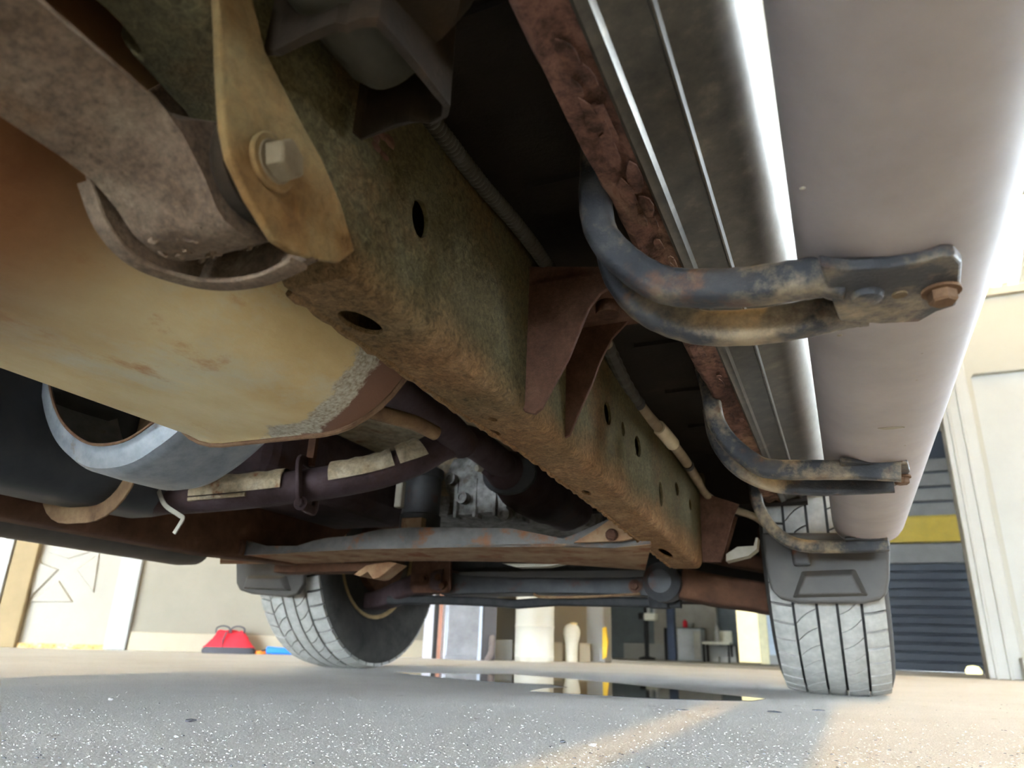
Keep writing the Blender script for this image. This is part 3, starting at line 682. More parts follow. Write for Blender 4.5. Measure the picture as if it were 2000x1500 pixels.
for i in range(len(near) - 1):
    bm.faces.new([a[i], a[i + 1], b_[i + 1], b_[i]]); bm.faces.new([a2[i], c2[i], c2[i + 1], a2[i + 1]]); bm.faces.new([a[i], a2[i], a2[i + 1], a[i + 1]]); bm.faces.new([b_[i], b_[i + 1], c2[i + 1], c2[i]])
T('flange', bm, MFLANGE, xm)
bm = nb(); P = [pt(*q, y=1.27) for q in ((1120, 1060), (1160, 1036), (1200, 1008), (1218, 1026), (1264, 1046), (1215, 1056))]
plate(bm, [(q.x, q.z) for q in P], (0, 1.27, 0), (1, 0, 0), (0, 0, 1), -.008); T('gusset_plate', bm, MFLANGE, xm, bev=.001)
bm = nb(); hexbolt(bm, pt(1195, 1045, y=1.268), (0.1, -1, 0), .0105, .011, 1.1); T('bolt', bm, MGUS, xm)
bm = nb(); P = [pt(*q, y=1.28) for q in ((420, 1040), (462, 1046), (476, 1060), (466, 1082), (424, 1084))]
plate(bm, [(q.x, q.z) for q in P], (0, 1.28, 0), (1, 0, 0), (0, 0, 1), -.01); T('gusset_plate', bm, MGUS, xm, bev=.002)
bm = nb(); hexbolt(bm, pt(445, 1062, y=1.279), (0, -1, 0), .010, .010, 1.2); T('bolt', bm, MRAIL2, xm)
bm = nb()
pa = [pt(*q, y=1.46) for q in ((690, 1122), (715, 1104), (760, 1096), (775, 1100), (740, 1128), (728, 1131), (718, 1117), (703, 1126))]
plate(bm, [(q.x, q.z) for q in pa], (0, 1.46, 0), (1, 0, 0), (0, 0, 1), -.05); T('torn_flange', bm, MFLANGE, xm, bev=.002)
bm = nb(); box(bm, -1.36, -1.02, 1.50, 1.56, .184, .205); T('rear_lip', bm, MRAIL2, xm)

# exhaust: cross pipe with shields, clamp and converter
pa = smooth_path([pt(1010, 935, y=1.42), pt(960, 890, y=1.25), pt(915, 862, y=1.16), pt(868, 868, y=1.10), pt(810, 898, y=1.06), pt(730, 925, y=1.03), pt(600, 948, y=.99), pt(450, 965, y=.95), pt(320, 972, y=.91), pt(180, 962, y=.88), pt(60, 930, y=.86)], 8)
bm = nb(); sweep(bm, pa, lambda i: circ(.0305 if i < 20 else .0295, 18), up=(0, 0, 1)); ex = T('exhaust_pipe', bm, MPIPE, smooth=True); ex['label'] = 'oxidised brown exhaust pipe crossing under the floor'
pb = smooth_path([pt(905, 868, y=1.13), pt(870, 832, y=1.05), pt(820, 800, y=.96), pt(770, 762, y=.86), pt(700, 700, y=.74)], 6)
bm = nb(); sweep(bm, pb, circ(.029, 18)); T('branch_pipe', bm, MPIPE, ex, smooth=True)
def shield(i0, i1, r, a0, a1, nm='heat_shield'):
    bm = nb(); seg = pa[i0:i1]; n = 10; rings = []
    for i, p in enumerate(seg):
        t = (pa[min(i0 + i + 1, len(pa) - 1)] - pa[i0 + i - 1]).normalized(); s = t.cross(Vector((0, 0, 1))).normalized(); u = s.cross(t)
        rr = r + .0012 * math.sin(i * 2.4)
        rings.append([p + (s * math.cos(math.radians(a0 + (a1 - a0) * k / n)) + u * math.sin(math.radians(a0 + (a1 - a0) * k / n))) * rr for k in range(n + 1)])
    for off in (0, .0025):
        vs = [[bm.verts.new(q + (q - seg[i]).normalized() * off) for q in rg] for i, rg in enumerate(rings)]
        for i in range(len(vs) - 1):
            for k in range(n): bm.faces.new([vs[i][k], vs[i][k + 1], vs[i + 1][k + 1], vs[i + 1][k]])
    return T(nm, bm, MSHIELD, ex, smooth=True)
shield(30, 36, .0345, 20, 190); shield(36, 46, .0325, 30, 190); shield(50, 61, .0328, 30, 190)
for k in range(3):
    bm = nb(); p = pa[56] + Vector((0, -.033, .010 - .011 * k)); d_ = (pa[59] - pa[53]).normalized()
    sweep(bm, [p - d_ * .055, p - d_ * .02, p + d_ * .02, p + d_ * .05], rrect(.006, .007, .002, 2)); T('shield_rib', bm, MSHIELD, ex)
t_ = (pa[49] - pa[47]).normalized(); c_ = pa[48]
bm = nb(); s_ = t_.cross(Vector((0, 0, 1))).normalized(); u_ = s_.cross(t_)
ring = [c_ + (s_ * a + u_ * b) for a, b in rrect(.078, .084, .02, 4)]; ring.append(ring[0])
sweep(bm, ring, rrect(.018, .007, .002, 2), up=tuple(t_), cap=False); cl = T('pipe_clamp', bm, MPIPE)
bm = nb(); box(bm, -.008, .008, -.004, .004, .035, .13, Matrix.Translation(c_)); T('clamp_hanger', bm, MRAIL2, cl)
bm = nb(); hexbolt(bm, c_ + u_ * -.039 + s_ * -.03, tuple(-s_), .008, .012); T('bolt', bm, MPIPE, cl)
pz = smooth_path([pt(306, 938, y=.875), pt(312, 965, y=.872), pt(324, 988, y=.87), pt(350, 1006, y=.868), pt(357, 1012, y=.868), pt(350, 1026, y=.866), pt(340, 1042, y=.865)], 5)
bm = nb(); sweep(bm, pz, rrect(.003, .008, .001, 2), up=(1, 0, 0)); T('hanging_strap', bm, MBEIGE, smooth=True)['label'] = 'pale loose strap end hanging from the pipe'
# drain tube past the muffler seam
pd = [pt(*q, y=y) for *q, y in ((715, 800, .66), (760, 812, .70), (810, 826, .74), (850, 846, .78))]
bm = nb(); sweep(bm, smooth_path(pd, 4), circ(.010, 14), cap=False); sweep(bm, smooth_path(pd, 4), circ(.0075, 14), cap=False); T('drain_tube', bm, MSTRAP, smooth=True)
# converter
cc = [pt(1000, 930, y=1.36), pt(1075, 985, y=1.62)]
ax = Vector((0, 1, 0))
bm = nb(); c0 = pt(985, 918, y=1.34); lathe(bm, [(.03, -.05), (.042, 0), (.058, .05), (.066, .075), (.066, .12), (.070, .125), (.070, .20), (.066, .205), (.064, .30), (.04, .36)], c0, (.12, 1, -.06), 28); cv = T('catalytic_converter', bm, MPIPE, smooth=True)
bm = nb(); P = circ(.062, 24, .045); plate(bm, P, c0 + Vector((0.01, .0, -.008)), (1, 0, 0), (0, 0, 1), -.012); T('flange', bm, MSTEELGREY, cv, bev=.002)
bm = nb(); hexbolt(bm, pt(945, 915, y=1.30), (-.3, -1, -.2), .008, .022); T('bolt', bm, MBEIGE, cv)

# transmission, mount and heat shield overhead
bm = nb(); g0 = pt(930, 960, y=1.45)
bmesh.ops.create_cube(bm, size=1, matrix=Matrix.Translation(g0 + Vector((0, .08, .02))) @ Matrix.Diagonal((.16, .16, .15, 1)))
bmesh.ops.subdivide_edges(bm, edges=bm.edges[:], cuts=6, use_grid_fill=True)
for v in bm.verts:
    d_ = v.co - (g0 + Vector((0, .08, .02))); n_ = noise.noise(v.co * 26); v.co = g0 + Vector((0, .08, .02)) + d_ * (1 + .14 * n_) * (1 - .25 * (d_.length / .14 - .7))
tx = T('transmission', bm, MALU, smooth=True)
for k in range(3):
    bm = nb(); q = g0 + Vector((-.05 + .05 * k, 0, .0)); box(bm, q.x - .004, q.x + .004, q.y - .006, q.y + .03, q.z - .06, q.z + .03); T('casting_rib', bm, MALU, tx, bev=.001)
for px, py in ((903, 972), (880, 935), (985, 1005), (960, 925)):
    bm = nb(); lathe(bm, [(.014, -.015), (.014, .006), (.008, .006), (.008, .002), (0, .002)], pt(px, py, y=1.43), (0, -1, 0), 16); T('boss', bm, MALU, tx, smooth=True)
bm = nb(); q = pt(822, 1000, y=1.38); lathe(bm, [(.046, -.06), (.046, -.03), (.042, -.028), (.042, .055), (.046, .058), (.046, .075), (.02, .09)], q + Vector((0, 0, .02)), (0, 0, 1), 26); mt_ = T('transmission_mount', bm, MSTEELGREY, smooth=True)
bm = nb(); q2 = pt(808, 1022, y=1.335); box(bm, q2.x - .030, q2.x + .022, q2.y - .004, q2.y + .02, q2.z - .012, q2.z + .012); T('mount_foot', bm, MFLANGE, mt_, bev=.002)
bm = nb(); q2 = pt(780, 965, y=1.335); box(bm, q2.x - .010, q2.x + .008, q2.y - .004, q2.y + .015, q2.z - .03, q2.z + .03); T('mount_tab', bm, MBEIGE, mt_, bev=.003)
bm = nb(); box(bm, -1.0, -.56, .98, 1.5, .452, .458)
box(bm, -.95, -.62, 1.50, 1.506, .36, .456); T('tunnel_heat_shield', bm, MSHIELD)
bm = nb(); box(bm, -1.05, -.58, 1.5, 1.9, .32, .46); T('gearbox_pan', bm, MALU, bev=.02)
bm = nb(); box(bm, -1.26, -.98, 1.0, 1.6, .30, .46); T('resonator', bm, MPIPE, bev=.05, seg=4)

# fuel tank, strap and galvanised guard on the left
bm = nb(); ftx0, ftx1 = -1.262, -1.07
fy = [.20, .23, .30, .76, .92, .98, 1.0]; fs = [.7, .9, 1, 1, .96, .8, .4]
sec = rrect(ftx1 - ftx0, .26, .07, 7); rings = []
for y, s in zip(fy, fs): rings.append([bm.verts.new(((ftx0 + ftx1) / 2 + a * (1 - (1 - s) * .25), y, .338 + b * s)) for a, b in sec])
for i in range(len(rings) - 1):
    for j in range(len(sec)): bm.faces.new([rings[i][j], rings[i][(j + 1) % len(sec)], rings[i + 1][(j + 1) % len(sec)], rings[i + 1][j]])
bm.faces.new(rings[-1]); bm.faces.new(rings[0][::-1])
ft = T('fuel_tank', bm, MBLACK, smooth=True); ft['label'] = 'black plastic fuel tank with a rusty strap'
bm = nb(); pa3 = [Vector(((ftx0 + ftx1) / 2 + a * 1.008, .80, .338 + b * 1.012)) for a, b in sec]; pa3.append(pa3[0])
sweep(bm, pa3, rrect(.05, .004, .001, 2), up=(0, 1, 0), cap=False)
T('tank_strap', bm, MSTRAP, ft)
gp_ = smooth_path([pt(*q, y=.618) for q in ((88, 640), (96, 745), (112, 806), (140, 845), (182, 868), (240, 862), (290, 832), (330, 800), (372, 760))], 5)
bm = nb(); rings = []; gc = sum(gp_, Vector()) / len(gp_) + Vector((0, 0, .05))
for i, q in enumerate(gp_):
    t = gp_[min(i + 1, len(gp_) - 1)] - gp_[max(i - 1, 0)]; o_ = Vector((t.z, 0, -t.x)).normalized()
    if o_.dot(q - gc) < 0: o_ = -o_
    rings.append([bm.verts.new(q + o_ * r_ + Vector((0, y_, 0))) for r_, y_ in ((0, 0), (.014, .003), (.030, .010), (.035, .022), (.036, .06), (.035, .125), (.030, .14))])
for i in range(len(rings) - 1):
    for k in range(6): bm.faces.new([rings[i][k], rings[i][k + 1], rings[i + 1][k + 1], rings[i + 1][k]])
gd = T('galvanised_guard', bm, MGALV, smooth=True); gd['label'] = 'grey galvanised sheet-metal guard loop beside the fuel tank'
m_ = gd.modifiers.new('solid', 'SOLIDIFY'); m_.thickness = .003
bm = nb(); sweep(bm, gp_, circ(.0022, 6)); T('cut_edge', bm, MBOLT, gd, smooth=True)

# front suspension
YA = 2.0
def beam(nm, pix_top, pix_bot, y, depth, m, parent=None, bev=.004):
    P = [pt(*q, y=y) for q in pix_top] + [pt(*q, y=y) for q in reversed(pix_bot)]
    bm = nb(); plate(bm, [(q.x, q.z) for q in P], (0, y, 0), (1, 0, 0), (0, 0, 1), -depth); return T(nm, bm, m, parent, bev=bev)
fx = beam('front_crossmember', ((860, 1112), (900, 1122), (1000, 1128), (1200, 1128), (1330, 1124)), ((860, 1162), (1000, 1158), (1200, 1160), (1330, 1168)), YA, .12, MSTEELGREY)
beam('mount_plate', ((804, 1096), (880, 1096)), ((800, 1150), (806, 1158), (874, 1158), (880, 1150)), 1.965, .012, MGUS, fx)
for px, py in ((828, 1132), (858, 1128), (866, 1145)):
    bm = nb(); hexbolt(bm, pt(px, py, y=1.965), (0, -1, 0), .011, .014); T('bolt', bm, MRAIL2, fx)
bm = nb(); lathe(bm, [(.0, -.04), (.045, -.04), (.05, 0), (.05, .05), (.03, .07)], pt(1300, 1140, y=1.96), (0, -1, 0), 24); T('end_boss', bm, MSTEELGREY, fx, smooth=True)
bm = nb(); hexbolt(bm, pt(1240, 1145, y=1.985), (0, -1, 0), .012, .012); T('bolt', bm, MGUS, fx)
def arm2(nm, pts, r0, r1, m):
    pa = smooth_path(pts, 6); n = len(pa); bm = nb(); sweep(bm, pa, lambda i: rrect((r0 + (r1 - r0) * i / n) * 2, (r0 + (r1 - r0) * i / n) * 1.5, .012, 3), up=(0, 0, 1)); return T(nm, bm, m, smooth=True)
la = arm2('lower_control_arm', [pt(880, 1135, y=2.0), pt(830, 1140, y=2.02), pt(790, 1155, y=2.05), pt(745, 1172, y=2.08), pt(700, 1175, y=2.12)], .045, .035, MPIPE)
arm2('lower_control_arm', [pt(1330, 1140, y=1.98), pt(1400, 1155, y=2.0), pt(1470, 1165, y=2.04), pt(1535, 1176, y=2.08), pt(1600, 1170, y=2.12)], .052, .044, MRAIL2)
arm2('upper_control_arm', [pt(1340, 1070, y=2.0), pt(1420, 1090, y=2.05), pt(1520, 1110, y=2.1)], .03, .025, MRAIL2)
bm = nb(); sweep(bm, [pt(*q, y=2.03) for q in ((760, 1172), (860, 1172), (960, 1176), (1010, 1180), (1090, 1174), (1200, 1176), (1330, 1178))], rrect(.03, .026, .008, 3)); T('steering_rod', bm, MDARK, smooth=True)
bm = nb(); sweep(bm, smooth_path([pt(*q, y=1.98) for q in ((1042, 1160), (1060, 1166), (1130, 1166), (1200, 1163), (1250, 1160))], 5), circ(.004, 8)); T('brake_line', bm, MSTRAP, smooth=True)
bm = nb(); box(bm, -1.2, -.45, 2.05, 2.6, .25, .42); T('engine_skid', bm, MDARK, bev=.03)
bm = nb(); lathe(bm, [(.0, 0), (.03, 0), (.034, .02), (.034, .05)], pt(1290, 1188, y=2.03), (0, 0, 1), 18); T('rod_end', bm, MDARK, smooth=True)
bm = nb(); P = [pt(*q, y=1.56) for q in ((980, 1100), (1010, 1108), (1070, 1106), (1100, 1100))]
plate(bm, [(q.x, q.z) for q in P], (0, 1.56, 0), (1, 0, 0), (0, 0, 1), -.03); T('light_tab', bm, MBEIGE)

bm = nb(); box(bm, -.52, -.16, 2.22, 2.5, .185, .55); T('inner_fender', bm, MFLOORPAN, bev=.03)
bm = nb(); box(bm, -.30, -.12, 1.78, 2.3, .42, .55); T('fender_liner', bm, MFLOORPAN, bev=.03)
# mud flaps
def flap(nm, pix, rec, y, label):
    P = [pt(*q, y=y) for q in pix]
    bm = nb(); plate(bm, [(q.x, q.z) for q in P], (0, y, 0), (1, 0, 0), (0, 0, 1), -.018)
    f = T(nm, bm, MFLAP, bev=.006, seg=3); f['label'] = label
    R = [pt(*q, y=y) for q in rec]; bm = nb(); cx0 = sum(q.x for q in R) / 4; cz0 = sum(q.z for q in R) / 4
    outer = [bm.verts.new((q.x, y - .0015, q.z)) for q in R]; inner = [bm.verts.new((cx0 + (q.x - cx0) * .84, y - .016, cz0 + (q.z - cz0) * .70 - .004)) for q in R]
    for i in range(4): bm.faces.new([outer[i], outer[(i + 1) % 4], inner[(i + 1) % 4], inner[i]])
    bm.faces.new(inner); T('raised_panel', bm, MFLAP, f, bev=.003)
    return f
fr_ = flap('mud_flap', ((1488, 1040), (1494, 1090), (1500, 1130), (1506, 1152), (1524, 1170), (1560, 1178), (1690, 1178), (1718, 1172), (1732, 1160), (1738, 1130), (1738, 1040)), ((1548, 1168), (1566, 1116), (1670, 1112), (1696, 1164)), 1.735, 'grey molded mud flap behind the near front wheel')
bm = nb(); q = pt(1565, 1090, y=1.715); box(bm, q.x - .018, q.x + .018, q.y - .006, q.y + .015, q.z - .016, q.z + .03); T('fixing_clip', bm, MSTEELGREY, fr_, bev=.005)
flap('mud_flap', ((460, 1080), (461, 1138), (468, 1153), (490, 1160), (560, 1166), (580, 1160), (592, 1140), (596, 1080)), ((476, 1150), (484, 1124), (560, 1124), (570, 1154)), 1.73, 'grey molded mud flap behind the far front wheel')

# front wheels
WR, WW = .372, .235
def block_mesh(x0, x1, a0, a1, skew=0.0, r0=WR - .011, r1=WR, na=3, cham=0.0, curve=0.0, cr=0.0):
    """a tread block in wheel-local coordinates, centred on the contact point at angle 0 (straight down)"""
    bm = nb(); g = []
    nx = 4
    for rr in (r0, r1):
        lay = []
        for i in range(na + 1):
            row = []
            for k in range(nx + 1):
                t = k / nx; x = x0 + (x1 - x0) * t; a = a0 + (a1 - a0) * i / na + skew * t + curve * math.sin(math.pi * t)
                r = rr - cr * (2 * x / WW) ** 4
                row.append(bm.verts.new((x, math.sin(a) * r, -math.cos(a) * r)))
            lay.append(row)
        g.append(lay)
    for lay in g:
        for i in range(na):
            for k in range(nx): bm.faces.new([lay[i][k], lay[i][k + 1], lay[i + 1][k + 1], lay[i + 1][k]])
    A, B = g
    for i in range(na):
        bm.faces.new([A[i][0], A[i + 1][0], B[i + 1][0], B[i][0]]); bm.faces.new([A[i][nx], A[i + 1][nx], B[i + 1][nx], B[i][nx]])
    for k in range(nx):
        bm.faces.new([A[0][k], A[0][k + 1], B[0][k + 1], B[0][k]]); bm.faces.new([A[na][k], A[na][k + 1], B[na][k + 1], B[na][k]])
    bmesh.ops.recalc_face_normals(bm, faces=bm.faces[:])
    me = bpy.data.meshes.new('tread_block'); bm.to_mesh(me); bm.free(); me.materials.append(MTREAD); return me
NP = 50; DA = 2 * math.pi / NP
BL = [block_mesh(-.1175, -.0735, -.43 * DA, .43 * DA, .10 * DA, cr=.010), block_mesh(.0735, .1175, -.43 * DA, .43 * DA, -.10 * DA, cr=.010),
      block_mesh(-.0675, -.0240, -.47 * DA, .45 * DA, -.75 * DA, curve=-.12 * DA), block_mesh(.0240, .0675, -.47 * DA, .45 * DA, -.75 * DA, curve=.12 * DA)]
RIB = block_mesh(-.0180, .0180, -.5 * DA, .5 * DA, 0)
def wheel(cx, label, steer=0.0):
    c = Vector((cx, 2.12, -.0555 + WR)) + TO
    bm = nb()
    lathe(bm, [(.205, -.085), (.213, -.090), (.213, -.082), (.20, -.07), (.192, 0), (.20, .06), (.213, .075), (.213, .085), (.19, .07), (.12, .05), (.07, .045), (.065, .02), (.10, .02), (.15, .03), (.18, .0), (.19, -.06)], (0, 0, 0), (1, 0, 0), 36)
    wh = obj('front_wheel', bm, MGUS, TRUCK, smooth=True); wh.location = c; wh.rotation_euler = (0, 0, steer); wh['label'] = label
    bm = nb(); pr = [(.212, -.088), (.225, -.098), (.26, -.122), (.30, -.130), (.330, -.1285), (.350, -.1215), (.357, -.112), (.3605, -.07), (.361, 0), (.3605, .07), (.357, .112), (.350, .1215), (.330, .1285), (.30, .130), (.26, .122), (.225, .098), (.212, .088)]
    lathe(bm, pr, (0, 0, 0), (1, 0, 0), 72); bm.faces.ensure_lookup_table()
    t = obj('tire', bm, MSIDEWALL, wh, smooth=True); t.data.materials.append(MGROOVE)
    for p in t.data.polygons:
        r = math.hypot(p.center.y, p.center.z)
        if r > .355: p.material_index = 1
    sd = 1 if cx < -.5 else -1
    bm = nb(); lathe(bm, [(.196, .080 * sd), (.206, .094 * sd), (.214, .095 * sd), (.216, .088 * sd), (.206, .076 * sd)], (0, 0, 0), (1, 0, 0), 48); obj('rim_edge', bm, MSTRAP2, wh, smooth=True)
    rest = nb()
    for k in range(NP):
        vis = -17 <= k - NP * (1 if k > NP // 2 else 0) <= 4      # rear and bottom of the tire face the camera
        for b, me in enumerate(BL + [RIB]):
            a = k * DA + (.5 * DA if b in (1, 3) else 0)
            if vis:
                o = bpy.data.objects.new('tread_block' if b < 4 else 'center_rib', me); COL.objects.link(o); o.parent = wh; o.rotation_euler = (a, 0, 0)
            else:
                n0 = len(rest.verts); rest.from_mesh(me); rest.verts.ensure_lookup_table()
                bmesh.ops.rotate(rest, verts=rest.verts[n0:], cent=(0, 0, 0), matrix=Matrix.Rotation(a, 3, 'X'))
    o = obj('tread', rest, MTREAD, wh, kind='stuff')
    bm = nb(); lathe(bm, [(.0, -.16), (.05, -.16), (.06, -.12), (.13, -.115), (.13, -.06), (.0, -.05)], (0, 0, 0), (1 if cx > -.5 else -1, 0, 0), 28); obj('brake_drum', bm, MRAIL2, wh, smooth=True)
    return wh
wheel(-.036, 'near front wheel with dusty grey tread blocks')
wheel(-1.552, 'far front wheel, dark inner sidewall and dusty tread')

# ------------------------------------------------------------------ building behind: oblique wall with crossbuck door
WA0 = Vector((-3.27, 2.62, 0)); WB0 = Vector((-1.309, 4.217, 0)); WD = (WB0 - WA0).normalized(); WN = Vector((WD.y, -WD.x, 0))
MW = Matrix((WD, WN, Vector((0, 0, 1)))).transposed().to_4x4(); MW.translation = WA0     # local: s along wall, n out of the wall, z
def wpx(px, py, n=0.0):
    r = RG @ Vector(((px - CX) / F_PX, (py - CY) / F_PX, 1.0)); o_ = Vector((0, 0, CAM_H))
    P = o_ + r * (((WA0 + WN * n - o_).dot(WN)) / r.dot(WN)); q = P - WA0
    return q.dot(WD), P.z
def wbox(bm, s0, s1, n0, n1, z0, z1): return box(bm, s0, s1, n0, n1, z0, z1, MW)
def struct(name, bm, m, label=None, parent=None, **k):
    o = obj(name, bm, m, parent, **k)
    if not parent: o['kind'] = 'structure'
    if label: o['label'] = label
    return o
bm = nb(); wbox(bm, .03, 2.44, -.12, 0, 0, 2.5); wbox(bm, -.56, .03, -.12, 0, 2.05, 2.5)
wl = struct('wall_left', bm, MWALL, 'cream wall behind the far wheel')
bm = nb(); wbox(bm, .035, 2.40, 0, .016, 0, .088); struct('baseboard_left', bm, MCREAM, 'tall cream baseboard along the cream wall', bev=.003)
bm = nb(); wbox(bm, -.068, .030, -.03, .03, 0, 2.1); struct('trim_1', bm, MWHITE, 'white jamb beside the crossbuck door', bev=.004)
bm = nb(); wbox(bm, -.555, -.452, -.05, .02, 0, 2.1); struct('trim_2', bm, MTANPOST, 'tan post left of the crossbuck door', bev=.004)
bm = nb(); wbox(bm, -.60, -.56, -.05, .03, 0, 2.4); struct('trim_3', bm, MWHITE, 'narrow white trim beside the brick', bev=.003)
bm = nb(); box(bm, -7.3, -7.15, -17, -.6, 0, 3.0); struct('wall_blocker_left', bm, MWALL, 'unseen added cream wall at far left, blocks side light')  # added out of view to stop strong daylight from the left
bm = nb(); wbox(bm, -5.2, -1.5, -.12, -.02, 0, 3.0); struct('wall_blocker_left_rear', bm, MWALL, 'unseen added cream wall left of the brick strip, blocks light')  # unseen wall added to darken the floor at left
bm = nb(); wbox(bm, -1.5, -.60, -.12, -.02, 0, 2.5); bw = struct('wall_brick', bm, MMORTAR, 'strip of pale brick wall at the far left')
bm = nb(); box(bm, -.095, .095, -.012, .008, -.028, .028); bmesh.ops.recalc_face_normals(bm, faces=bm.faces[:]); bme = bpy.data.meshes.new('brick'); bm.to_mesh(bme); bm.free(); bme.materials.append(MBRICK)
for r_ in range(14):
    for k in range(4):
        s = -.70 - .2 * k - (.1 if r_ % 2 else 0)
        if s < -1.4: continue
        o = bpy.data.objects.new('brick', bme); COL.objects.link(o); o.parent = bw
        o.matrix_world = MW @ Matrix.Translation((s, -.016, .04 + .067 * r_))
# door leaf with crossbuck panels
bm = nb(); wbox(bm, -.45, -.07, -.06, -.02, .012, 2.05); dr = struct('door_1', bm, MDOOR, 'pale crossbuck door left of the cream wall')
def wplate(pix, n, th, m, nm, parent, bev=.004):
    S = [wpx(px, py, n) for px, py in pix]; bm = nb()
    base = [bm.verts.new(MW @ Vector((s, n - .004, z))) for s, z in S]; cs = sum(s for s, z in S) / len(S); cz = sum(z for s, z in S) / len(S)
    top = [bm.verts.new(MW @ Vector((cs + (s - cs) * .86, n + th, cz + (z - cz) * .86))) for s, z in S]
    for i in range(len(S)): bm.faces.new([base[i], base[(i + 1) % len(S)], top[(i + 1) % len(S)], top[i]])
    bm.faces.new(top); return obj(nm, bm, m, parent)
for tri in (((58, 1172), (118, 1112), (84, 1100), (66, 1080)), ((148, 1112), (196, 1078), (184, 1160)), ((54, 1177), (146, 1177), (116, 1132)), ((92, 1078), (180, 1078), (134, 1092))):
    wplate(tri, -.02, .010, MDOOR, 'door_panel', dr)
bm = nb(); wbox(bm, -.45, -.07, -.05, -.005, 0, .022); obj('rusty_sill', bm, mat('rust_sill', [(.35, (.25, .12, .04)), (.5, (.62, .42, .16)), (.65, (.72, .62, .42))], 25, 6, .7), dr)

def emis(name, c, s):
    m = flat(name, c); b = m.node_tree.nodes['Principled BSDF']; b.inputs['Emission Color'].default_value = (*c, 1); b.inputs['Emission Strength'].default_value = s; return m
MTW = emis('warm_tube', WARM, 4)
# front wall with the wide opening
bm = nb(); box(bm, -1.40, -1.27, 4.16, 4.30, 0, 2.6); struct('trim_4', bm, MWHITE, 'white jamb at the left of the wide opening', bev=.01)
bm = nb(); box(bm, -1.44, -1.405, 4.14, 4.2, 0, 2.6); struct('trim_5', bm, MWALL, 'grey corner strip beside the opening')
bm = nb(); box(bm, -1.40, .60, 4.2, 4.35, 2.35, 3.0); struct('wall_header', bm, MWALL, 'header above the wide opening')
jx0, jx1 = .575, .715
bm = nb(); box(bm, jx0, jx1, 4.14, 4.26, 0, 1.95)
tj = struct('trim_6', bm, MWHITE, 'white jamb of the near garage door', bev=.006)
for k, xx in enumerate((.60, .655)):
    bm = nb(); box(bm, xx, xx + .014, 4.128, 4.145, 0, 1.95); obj('jamb_bead', bm, MWHITE, tj, bev=.003)
bm = nb(); P0 = [(.715, .0), (1.9, .0), (1.9, 1.93), (.715, 1.93)]
hx0, hx1, hz0, hz1, hr = .748, 1.045, .16, 1.50, .06
hole = [(hx0, hz0), (hx1, hz0), (hx1, hz1 - hr)] + [(hx1 - hr + hr * math.cos(math.radians(a)), hz1 - hr + hr * math.sin(math.radians(a))) for a in (15, 30, 45, 60, 75, 90)] + [(hx0 + .012, hz1), (hx0, hz1 - .015)]
plate(bm, P0, (0, 4.20, 0), (1, 0, 0), (0, 0, 1), -.05, [hole])
d2 = struct('door_2', bm, flat('warm_white_door', (.25, .235, .195), .45, var=.03), 'cream white garage door with a recessed panel at right', bev=.006)
bm = nb(); box(bm, hx0 - .02, hx1 + .02, 4.232, 4.245, hz0 - .02, hz1 + .02); obj('recessed_panel', bm, MWHITE, d2)
bm = nb(); box(bm, .70, .96, 4.05, 4.13, .0, .10); o = obj('white_block', bm, MWHITE, bev=.008); tag(o, 'small white block on the floor at the foot of the white garage door', 'block')
bm = nb(); box(bm, .62, 1.9, 4.17, 4.27, 1.93, 1.975); struct('trim_7', bm, MCREAM, 'cream ledge above the white garage door', bev=.006)
# added roof, out of view, keeps skylight off the open floor; strip lights
bm = nb(); box(bm, -9.0, 4.5, -17, 4.2, 3.0, 3.1); struct('ceiling_blocker', bm, flat('pale_ceiling_blocker', (.45, .44, .42), .9), 'unseen added ceiling over the truck, cuts down skylight')
for k, p_ in enumerate(TUBES):
    e = bpy.data.objects.new('strip_light', None); COL.objects.link(e); e.location = p_
    tag(e, ('rearmost strip light on the added ceiling right of the truck', 'second strip light on the added ceiling right of the truck', 'third strip light on the added ceiling right of the truck', 'frontmost strip light on the added ceiling right of the truck', 'rear strip light on the added ceiling left of the truck', 'front strip light on the ceiling left of the truck')[k], 'light', 'strip lights over the truck')
    bm = nb(); box(bm, -.10, .10, -.80, .80, 0, .38); obj('housing', bm, MWHITE, e, bev=.01)
    for s in (-.045, .045):
        bm = nb(); sweep(bm, [Vector((s, -.76, -.03)), Vector((s, .76, -.03))], circ(.016, 10)); obj('tube', bm, MTW, e, smooth=True)
bm = nb(); box(bm, 4.5, 4.65, -17, 4.2, 0, 3.0); struct('wall_blocker_right', bm, MWALL, 'unseen added cream wall right of the truck, blocks light')  # added, never in view: closes the right side against daylight
# bay interior
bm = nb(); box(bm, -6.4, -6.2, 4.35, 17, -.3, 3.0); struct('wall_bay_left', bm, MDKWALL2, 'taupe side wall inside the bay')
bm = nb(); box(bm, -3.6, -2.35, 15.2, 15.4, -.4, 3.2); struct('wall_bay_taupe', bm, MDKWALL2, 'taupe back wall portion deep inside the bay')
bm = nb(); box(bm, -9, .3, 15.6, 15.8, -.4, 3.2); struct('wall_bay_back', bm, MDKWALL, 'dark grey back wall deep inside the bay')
bm = nb(); box(bm, -4.2, -2.0, 15.05, 15.2, -.19, .12); struct('baseboard_bay', bm, MWHITE, 'pale low kickboard deep inside the bay')
bm = nb(); box(bm, -9, 7, 4.2, 17, 3.0, 3.1); struct('ceiling', bm, MCEIL, 'dim ceiling over the bay')
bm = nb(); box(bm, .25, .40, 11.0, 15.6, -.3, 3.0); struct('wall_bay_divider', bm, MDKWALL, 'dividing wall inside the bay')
bm = nb(); box(bm, 3.0, 3.2, 4.3, 17, -.3, 3.0); struct('wall_bay_right', bm, MWALL, 'cream right side wall inside the bay')
